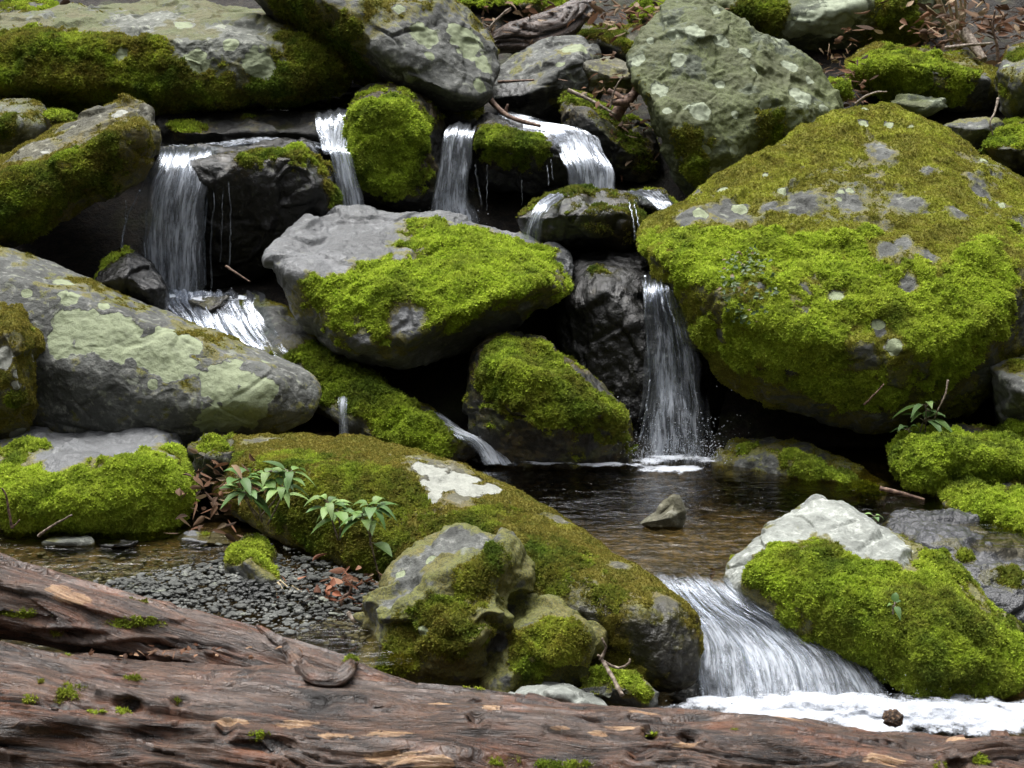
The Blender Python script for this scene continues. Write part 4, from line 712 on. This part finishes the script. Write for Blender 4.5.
V1, F1, g1, c1 = log_tube(mainp, [.295,.29,.285,.275,.255,.25,.245,.24], 900, 300, 0)
limbp = [(-150,584,4.85),(-40,592,4.84),(10,601,4.83),(60,614,4.82),(150,637,4.8),(250,668,4.78),(340,700,4.72),(430,736,4.66),(520,770,4.6)]
V2, F2, g2, c2 = log_tube(limbp, [.15,.135,.115,.105,.105,.11,.12,.12,.09], 520, 180, 40, .7)
knobp = [(905,752,4.4),(960,752,4.4),(1010,764,4.4),(1060,790,4.4)]
V3, F3, g3, c3 = log_tube([(900,775,4.42),(960,762,4.44),(1010,758,4.5),(1090,760,4.6)], [.05,.07,.07,.06], 160, 90, 70, .5)
Vt_ = np.concatenate([V1, V2]); xt_, yt_, zt_ = proj(Vt_)
def ontop(px, py, lift):
    k = np.where(np.hypot(xt_-px, yt_-py) < 5)[0]; k = k[np.argmin(zt_[k])]; v = P(px, py, Vt_[k][1]); return px, py, v[1]-lift
V4, F4, g4, c4 = log_tube([ontop(a_, b__, l_) for a_, b__, l_ in [(258,626,-.02),(275,641,-.005),(290,660,.0),(315,678,.002),(336,681,.0),(348,672,-.004),(354,662,-.02)]], [.009,.013,.015,.018,.018,.015,.009], 200, 60, 15, .12)
Vl, Fl = join([(V1, F1), (V2, F2), (V3, F3), (V4, F4)]); gl_ = np.concatenate([g1, g2+np.array((.7, 0, 0)), g3, g4]); ckl = np.concatenate([c1, c2, c3, c4*.2])
Nl = normals(Vl, Fl)
if (Nl[:len(V1)]*(V1-V1.mean(0))).sum() < 0: Nl = -Nl
def lognear(px, py):
    x, y, z = proj(Vl); e = np.hypot(x-px, y-py)+(z-z.min())*30; e[(Nl*(Vl-CAM)).sum(1) > 0] = 1e9; i = np.argmin(e); return Vl[i], z[i]*K
def logfield(lst):
    out = np.zeros(len(Vl)); w = fbm(Vl*np.array((8, 26, 26)), 3)*.45
    for q in lst:
        c, k = lognear(q[0], q[1]); dv = (Vl-c)/np.array((q[2]*k, q[3]*k, q[3]*k)); out = np.maximum(out, np.clip(1.3-np.linalg.norm(dv, axis=1)+w, 0, 1))
    return out
def dent(lst):
    global Vl
    for q in lst:     # rotted hollows and knot holes
        c, k = lognear(q[0], q[1]); dv = (Vl-c)/np.array((q[2]*k, q[3]*k, q[3]*k)); r2 = (dv**2).sum(1); f = np.exp(-r2*1.6); rim = np.exp(-((np.sqrt(r2)-1.25)**2)*6)
        Vl = Vl-Nl*(q[4]*f-.22*q[4]*rim)[:, None]; ckl[:] = np.maximum(ckl, q[5]*np.clip(f*1.6-.55, 0, 1))
dent([(475,702,8,5,.025,.9),(476,716,9,10,.035,1),(590,720,16,6,.03,1),(650,732,9,9,.03,1),(690,738,12,8,.03,1),(640,752,14,10,.03,1),(228,684,8,4,.02,1),(376,705,13,6,.02,.8),(120,672,22,8,.022,.8),(130,703,16,9,.03,.9),(180,702,10,8,.025,.9),(60,700,20,14,.02,.5),(225,730,10,12,.03,.9),(345,648,16,9,.03,.8),(300,662,14,5,.02,.8),(190,608,26,6,.02,.7),(955,765,10,9,.04,1),(150,735,40,12,.03,.8),(60,740,50,14,.03,.7),(270,745,40,10,.025,.7),(905,712,14,5,.01,.6),(60,636,50,7,.03,.7),(160,646,50,7,.03,.8)])
crk = [(865,726),(872,734),(880,741),(890,744),(905,746),(920,749),(932,757)]
for q in crk: dent([(q[0], q[1], 8, 2.6, .012, 1)])
tan = logfield([(400,758,44,12),(430,764,30,10),(620,728,26,4),(600,735,16,4),(490,708,14,7),(640,716,20,5),(885,760,34,7),(690,742,16,7),(330,735,28,6),(300,725,40,5),(230,722,30,5),(790,715,40,5),(70,598,26,7),(60,590,12,8),(560,728,14,3),(440,703,22,5),(960,738,30,4),(390,733,30,6)])
grey = logfield([(150,690,90,22),(60,660,80,14),(300,690,120,24),(420,690,90,22),(250,640,80,18),(200,612,80,14),(520,715,60,12),(350,670,70,18),(330,615,60,10),(100,650,70,14),(220,700,90,20),(40,590,40,8),(560,730,80,14)])*1.0
base = np.array((0, 4.5, -.45))
lg = link('log', mesh('log', Vl-base, Fl if (normals(Vl, Fl)*Nl).sum() > 0 else Fl[:, ::-1], M_WOOD, {'grain': gl_, 'crack': ckl, 'tan': tan, 'grey': grey}), loc=base)
tag(lg, 'big fallen weathered log with wet reddish brown wood lying across the foreground', 'log')
lm = logfield([(140,624,49,9),(70,693,20,14),(60,700,14,12),(30,700,12,7),(178,703,9,13),(128,707,17,9),(68,652,12,7),(55,634,12,6),(40,680,6,9),(130,676,26,6),(500,764,41,10),(570,764,52,9),(655,736,12,6),(980,758,20,9),(940,765,12,7),(345,655,38,7),(20,614,44,6),(380,708,7,4),(95,712,14,4),(260,735,20,6),(735,730,9,4),(475,686,26,4),(140,600,35,4)])*.9+.25*fbm(Vl*30, 3)
moss_part(Vl-base, Fl if (normals(Vl, Fl)*Nl).sum() > 0 else Fl[:, ::-1], Nl, np.clip(lm, 0, 1.1), lg, thick=.009, bright=.42, brown=.25, dens=1.0, size=.9, thr=.66)
kv, kt = ico(4); kc = P(893, 718, 4.50)
kn = kv*np.array((.028, .025, .024))*(1+.28*fbm(kv*2.2, 3)+.12*noise(kv*6))[:, None]
o = link('knot_stub', mesh('knot_stub', kn+kc-base, kt, M_WOOD, {'grain': kv*.3, 'crack': np.zeros(len(kv)), 'tan': np.clip(.3+noise(kv*4), 0, 1), 'grey': np.zeros(len(kv))}), lg); o['label'] = 'dark knobbly stub on the log'

# ------------------------------------------------------------------ plants
LEAFG = np.array([(.07, .14, .035), (.115, .20, .05), (.17, .26, .08), (.09, .16, .055)])
def blade(o, d, up, L, w, droop, n=7, fold=.25):
    d = d/np.linalg.norm(d); s = np.cross(d, up); s /= max(np.linalg.norm(s), 1e-6); up = np.cross(s, d)
    t = np.linspace(0, 1, n); wd = w*np.sin(np.pi*t**.8)**.85*(1-.25*t)+.0004
    c = o+d*(L*t)[:, None]-np.array((0, 0, 1.0))*(droop*L*t**2)[:, None]
    e = up*(wd*fold)[:, None]
    V = np.stack([c-s*wd[:, None]+e, c-s*wd[:, None]*.5+e*.4, c, c+s*wd[:, None]*.5+e*.4, c+s*wd[:, None]+e], 1).reshape(-1, 3)
    return V, grid_faces(5, n)
def plant(label, stems, n_leaf, L, seed, group='leafy seedlings', name='leafy_plant', wr=.23, yellow=0):
    r = np.random.default_rng(seed); base = P(*stems[0][0]); o = bpy.data.objects.new(name, None); COL.objects.link(o); o.location = base; o.empty_display_size = .05
    tag(o, label, 'plant', group); LV, LF, LC, SV = [], [], [], []; off = 0
    for st in stems:
        pts = np.array([P(*q) for q in st]); SV.append(tube_geo(pts, np.linspace(.0035, .002, len(pts)), 6, 14)); top = spline(pts, 14)
        for k in range(n_leaf):
            a = k*2.4+r.random()*.6; e = r.uniform(-.15, .95); dr = np.array((math.cos(a)*math.cos(e), math.sin(a)*math.cos(e)-.25, math.sin(e)))
            q = top[-1-int(r.integers(0, 9)*r.random())]; ll = L*r.uniform(.65, 1.15)
            SV.append(tube_geo(np.array([q, q+dr*ll*.12, q+dr*ll*.25]), .0014, 5))
            v, f = blade(q+dr*ll*.2, dr, np.array((0, 0, 1.0)), ll, ll*wr*r.uniform(.8, 1.3), r.uniform(.2, 1.0)); LV.append(v); LF.append(f+off); off += len(v)
            c = LEAFG[r.integers(0, 4)]*r.uniform(.8, 1.35); LC.append(np.tile(c, (len(v), 1)))
    link('leaves', mesh('leaves', np.concatenate(LV)-base, np.concatenate(LF), M_LEAF, cols={'tint': np.concatenate(LC)}), o)
    v, t = join(SV); link('stem', mesh('stem', v-base, t, M_TWIG), o)
    return o
plant('leafy green plant with drooping lance shaped leaves, larger clump on the ridge boulder', [[(262,522,5.96),(258,495,5.93),(268,472,5.9)],[(268,524,5.95),(280,500,5.9),(290,472,5.86)],[(258,520,5.95),(245,498,5.9),(240,476,5.88)],[(262,515,5.95),(275,500,5.88),(282,488,5.84)],[(258,515,5.95),(250,505,5.88),(246,492,5.85)]], 11, .088, 3)
plant('small leafy green plant with broad leaves, middle of the ridge boulder flank', [[(338,540,5.78),(332,520,5.75),(328,503,5.72)],[(340,540,5.77),(340,525,5.72),(336,510,5.7)]], 10, .08, 5)
plant('leafy green plant on a long bent stalk, lower right end of the ridge boulder flank', [[(384,592,5.66),(376,565,5.62),(368,530,5.58),(362,514,5.55)],[(370,545,5.6),(372,525,5.56),(372,508,5.54)]], 11, .09, 8)
plant('broad leafed seedling in the dark gap under the biggest boulder', [[(918,440,6.9),(922,425,6.86),(926,418,6.84)],[(915,440,6.88),(908,430,6.82)],[(925,436,6.88),(926,415,6.85),(925,405,6.84)]], 6, .10, 11)
plant('tiny two leafed seedling in the moss of the white peaked boulder', [[(893,614,5.16),(893,608,5.14),(895,604,5.13)]], 4, .045, 13, wr=.32)
plant('little seedling sprouting at the base of the white peaked boulder beside the wet slab', [[(880,535,6.02),(876,522,6.02),(874,516,6.0)]], 4, .04, 14)
# creeping plant with many small round leaves on the biggest boulder
r_ = np.random.default_rng(21); LV, LF, LC, off = [], [], [], 0; tb = ALLROCK[[i for i, q in enumerate(ALLROCK) if q['label'].startswith('the biggest')][0]]
bv = np.empty(len(tb.data.vertices)*3, np.float32); tb.data.vertices.foreach_get('co', bv); bv = bv.reshape(-1, 3)+np.array(tb.location); bx, by, bz = proj(bv)
bn = np.empty(len(bv)*3, np.float32); tb.data.vertices.foreach_get('normal', bn); bn = bn.reshape(-1, 3)
sel = np.where((((bx-748)/28)**2+((by-287)/36)**2 < 1) & ((bn*(bv-CAM)).sum(1) < 0))[0]
for i in r_.choice(sel, 150):
    a = r_.random()*6.28; d_ = np.array((math.cos(a), math.sin(a)*.5-.5, r_.uniform(-.3, .5))); o_ = bv[i]+bn[i]*r_.uniform(.02, .045)
    v, f = blade(o_, d_, bn[i]+.3*r_.normal(size=3), r_.uniform(.016, .028), r_.uniform(.006, .010), .3, 5); LV.append(v); LF.append(f+off); off += len(v)
    LC.append(np.tile([(.06, .10, .035), (.09, .13, .05), (.14, .10, .05)][r_.choice(3, p=[.5, .35, .15])], (len(v), 1)))
LVa = np.concatenate(LV); b_ = LVa.mean(0)
tag(link('creeping_plant', mesh('creeping_plant', LVa-b_, np.concatenate(LF), M_LEAF, cols={'tint': np.concatenate(LC)}), loc=b_), 'creeping plant with many tiny round leaves on the moss of the biggest boulder', 'plant')
# dry reeds
rd = bpy.data.objects.new('dry_reeds', None); COL.objects.link(rd); rb = P(955, 42, 10.5); rd.location = rb; tag(rd, 'clump of dry straw coloured reed stalks in the top right corner', 'plant')
for (x0, y0, x1, y1) in [(952,45,930,-15),(956,42,942,-18),(958,30,950,-20),(960,28,958,-20),(964,42,925,5),(950,38,936,-10),(962,30,964,-15)]:
    v, t = tube_geo(np.array([P(x0, y0, 10.5), P((x0+x1)/2+2, (y0+y1)/2, 10.48), P(x1, y1, 10.45)]), [.011, .009, .006], 6, 10); link('stalk', mesh('stalk', v-rb, t, M_REED), rd)

# ------------------------------------------------------------------ driftwood, twigs, dead leaves, gravel
def stick(label, pts, r, mat=M_TWIG, forks=(), name='twig', cat='twig', group='twigs caught among the boulders', rough=.002):
    parts = [tube_geo(np.array([P(*q) for q in pts]), np.linspace(r, r*.55, len(pts)), 8, 8*len(pts), rough, len(label))]
    for f in forks: parts.append(tube_geo(np.array([P(*q) for q in f]), np.linspace(r*.7, r*.35, len(f)), 7, 8*len(f), rough, 3))
    v, t = join(parts); b = np.array((v[:, 0].mean(), v[:, 1].mean(), v[:, 2].min()))
    return tag(link(name, mesh(name, v-b, t, mat), loc=b), label, cat, group)
V_, F_, g_, c_ = log_tube([(490,44,10.3),(520,36,10.2),(548,32,10.15),(570,18,10.2),(590,6,10.3)], [.05,.09,.11,.085,.05], 160, 70, 90, .3)
b_ = V_.mean(0); Ft_ = F_ if (normals(V_, F_)*(V_-b_)).sum() > 0 else F_[:, ::-1]
tag(link('driftwood', mesh('driftwood', V_-b_, Ft_, M_WOOD, {'grain': g_, 'crack': c_, 'tan': np.zeros(len(V_)), 'grey': np.full(len(V_), .7)}), loc=b_), 'weathered driftwood stump lying above the pale peaked wedge stone', 'driftwood')
stick('pale forked twig in front of the driftwood stump', [(493,42,9.9),(490,28,9.9),(505,12,9.9),(511,8,9.9)], .009, forks=[[(491,28,9.9),(484,24,9.9)]])
stick('pale twig resting across the top of the wet wedge stone', [(498,82,9.3),(515,81,9.25),(534,80,9.2)], .009, M_TWIGR)
stick('dark root like twig hanging beside the upper middle fall', [(487,95,9.0),(497,107,8.9),(510,117,8.8),(525,122,8.75),(540,126,8.7)], .016, M_TWIGR, [[(505,115,8.85),(508,104,8.85)]])
stick('long straight twig slanting over the dark sloping stone', [(568,90,8.9),(592,101,8.85),(616,115,8.8)], .011)
stick('stout broken branch jammed beside the speckled boulder', [(614,118,8.85),(624,104,8.85),(634,94,8.9),(637,86,8.9)], .035, M_TWIGR, [[(626,102,8.8),(612,103,8.75)],[(622,100,8.8),(608,90,8.8)]], 'branch', 'branch')
stick('thin arching twig over the stout broken branch', [(610,108,8.75),(614,92,8.75),(620,80,8.75),(626,76,8.75)], .006)
stick('pale twig lying across the dead leaves right of the moss capped stone', [(945,48,10),(970,45,9.95),(993,43,9.9)], .012)
stick('thick pale dead branch leaning in the leaf litter below the reeds', [(964,32,10.2),(974,46,10.1),(984,60,10)], .04, M_TWIG, name='branch', cat='branch')
stick('upright forked twig beside the streaked grey stone', [(998,62,9.6),(997,45,9.6),(993,30,9.6),(995,10,9.6)], .010, M_TWIGR, [[(996,42,9.6),(990,20,9.6)]])
stick('wiry root hanging from the streaked grey stone', [(998,98,9.1),(995,112,9.05),(990,122,9.0),(993,135,9.0)], .007)
stick('pale curved twig poking up behind the peak of the biggest boulder', [(855,104,8.8),(866,96,8.8),(878,92,8.8),(887,92,8.8)], .007)
stick('pale twig standing in the left pool beside the long flat stone', [(38,536,6.0),(52,526,5.98),(72,515,5.95)], .006, group='twigs near the log')
stick('thin upright stem at the left edge in front of the low mossy boulder', [(12,528,6.0),(9,512,6.0),(6,496,6.0),(2,488,6.0)], .006, M_TWIGR, [[(12,528,6.0),(20,520,6.0)]], group='twigs near the log')
stick('forked grey twig with a yellow bud rising behind the log', [(622,696,4.85),(612,676,4.9),(602,660,4.95),(598,655,4.95)], .008, M_TWIG, [[(600,660,4.95),(606,648,4.95),(602,638,4.95)],[(604,662,4.95),(618,668,4.95),(628,664,4.93),(630,659,4.93)]], group='twigs near the log')
stick('pair of pale rootlets trailing from the little leaning stone', [(290,590,5.5),(305,598,5.48),(325,601,5.46),(335,598,5.46)], .005, M_REED, [[(292,586,5.5),(310,596,5.48),(328,597,5.46)]], name='rootlet', group='twigs near the log')
stick('tuft of straw coloured rootlets at the foot of the little leaning stone', [(278,582,5.5),(284,594,5.47),(282,604,5.45)], .005, M_REED, [[(280,580,5.5),(292,592,5.47),(294,604,5.45)],[(276,584,5.5),(276,596,5.46),(270,604,5.45)]], name='rootlet', group='twigs near the log')
stick('bent red twig standing in the heap of reddish dead leaves', [(345,618,5.4),(342,600,5.4),(350,592,5.4),(352,580,5.4)], .008, M_TWIGR, group='twigs near the log')
stick('pale looped twig beside the heap of reddish dead leaves', [(348,612,5.3),(355,622,5.28),(368,620,5.28),(376,616,5.28)], .008, M_TWIG, group='twigs near the log')
stick('thin brown stem hanging down the biggest boulder above the broad leafed seedling', [(948,380,6.8),(945,395,6.78),(938,410,6.78),(934,420,6.8)], .005, M_TWIG)
stick('brown twig stuck to the mossy front of the biggest boulder', [(864,405,6.86),(874,395,6.84),(884,384,6.84)], .005, M_TWIGR)
stick('thin twig lying on the dark glistening chute by the slate slab', [(226,266,7.7),(238,274,7.66),(250,282,7.64)], .006, M_TWIGR)
stick('brown twig at the waterline by the low ledge stone', [(880,488,6.6),(905,494,6.55),(925,500,6.5)], .010, M_TWIGR)
DEADC = np.array([(.10, .055, .03), (.16, .10, .06), (.06, .036, .022), (.22, .16, .10), (.13, .065, .035)])
def litter(label, cx, cy, d, rx, ry, rz, n, L, seed, red=0):
    r = np.random.default_rng(seed); LV, LF, LC, off = [], [], [], 0; c = P(cx, cy, d)
    for k in range(n):
        o = c+np.clip(r.normal(size=3), -2, 2)*np.array((rx, ry, rz))*.5; a = r.random()*6.28; d_ = np.array((math.cos(a), math.sin(a), r.uniform(-.5, .5)))
        v, f = blade(o, d_, r.normal(size=3)*.6+np.array((0, -.3, .9)), L*r.uniform(.5, 1.2), L*r.uniform(.06, .26), r.uniform(-.3, .5), 6, r.uniform(-.9, .9)); LV.append(v); LF.append(f+off); off += len(v)
        q = DEADC[r.integers(0, 5)]*r.uniform(.6, 1.3)*np.array((1+red, 1, 1)); LC.append(np.tile(q, (len(v), 1)))
    V = np.concatenate(LV); b = V.mean(0); o = tag(link('leaf_litter', mesh('leaf_litter', V-b, np.concatenate(LF), M_DEAD, cols={'tint': np.concatenate(LC)}), loc=b), kind='stuff'); o['label'] = label
    return o
litter('brown dead leaves at the top of the bank beside the driftwood stump', 600, 18, 10.3, .7, .4, .16, 300, .085, 1)
litter('brown dead leaves among crossed twigs beside the speckled boulder', 618, 112, 8.95, .26, .2, .30, 130, .07, 2)
litter('dead leaves caught between the speckled boulder and the moss capped stone', 842, 84, 9.5, .16, .2, .30, 120, .07, 3)
litter('brown dead leaves under the reeds in the top right corner', 985, 30, 10.4, .7, .5, .28, 480, .10, 4)
litter('heap of reddish dead leaves at the waterline behind the log', 345, 606, 5.45, .22, .14, .13, 130, .06, 5, .35)
litter('dark red brown leaves between the low boulder and the ridge boulder', 214, 500, 6.0, .12, .1, .16, 60, .06, 6)
litter('curled dead leaves under the larger leafy plant', 238, 480, 5.88, .16, .08, .10, 30, .06, 7)
litter('scatter of dead leaves along the waterline below the ridge boulder', 330, 580, 5.65, .5, .1, .03, 50, .05, 8)
litter('dead leaves strewn over the upper bank above the long rounded boulder', 300, -25, 11.6, 4.5, 1.2, .75, 420, .11, 12)
litter('single leaves stuck on the wet lip of the pool', 706, 566, 5.75, .06, .05, .03, 5, .05, 9)
litter('bits of dead leaf in the seam of the log', 185, 652, 4.62, .35, .03, .02, 40, .03, 10, .15)
# gravel in the left pool: past counting
r = np.random.default_rng(31); iv, it = ico(2); GVs, GFs, off = [], [], 0
for k in range(15000):
    x = r.uniform(-2.3, -.42); y = r.uniform(5.1, 6.05); dd = 5.1; s_ = min(r.gamma(1.6, .0030)+.0024, .014)
    w = math.exp(-((y-5.52)/.26)**2)
    if r.random() > w+.04: continue
    z = -.15+.035*w*r.uniform(.3, 1.3)+.02*math.sin(x*5)
    v = iv*(s_*r.uniform(.6, 1.3, 3)*np.array((1.3, 1.1, .45)))*(1+.2*noise(iv*1.3+k))[:, None]; a = r.random()*3; v = np.column_stack([v[:, 0]*math.cos(a)-v[:, 1]*math.sin(a), v[:, 0]*math.sin(a)+v[:, 1]*math.cos(a), v[:, 2]])+np.array((x, y, z))
    GVs.append(v); GFs.append(it+off); off += len(v)
GV = np.concatenate(GVs); o = link('gravel', mesh('gravel', GV, np.concatenate(GFs), MAT['grey'], {'moss': np.full(len(GV), -1.), 'lichen': np.full(len(GV), -1.), 'film': np.full(len(GV), -1.), 'wet': .22+.6*noise(GV*4)})); tag(o, kind='stuff'); o['label'] = 'wet grey gravel bar in the left pool behind the log'
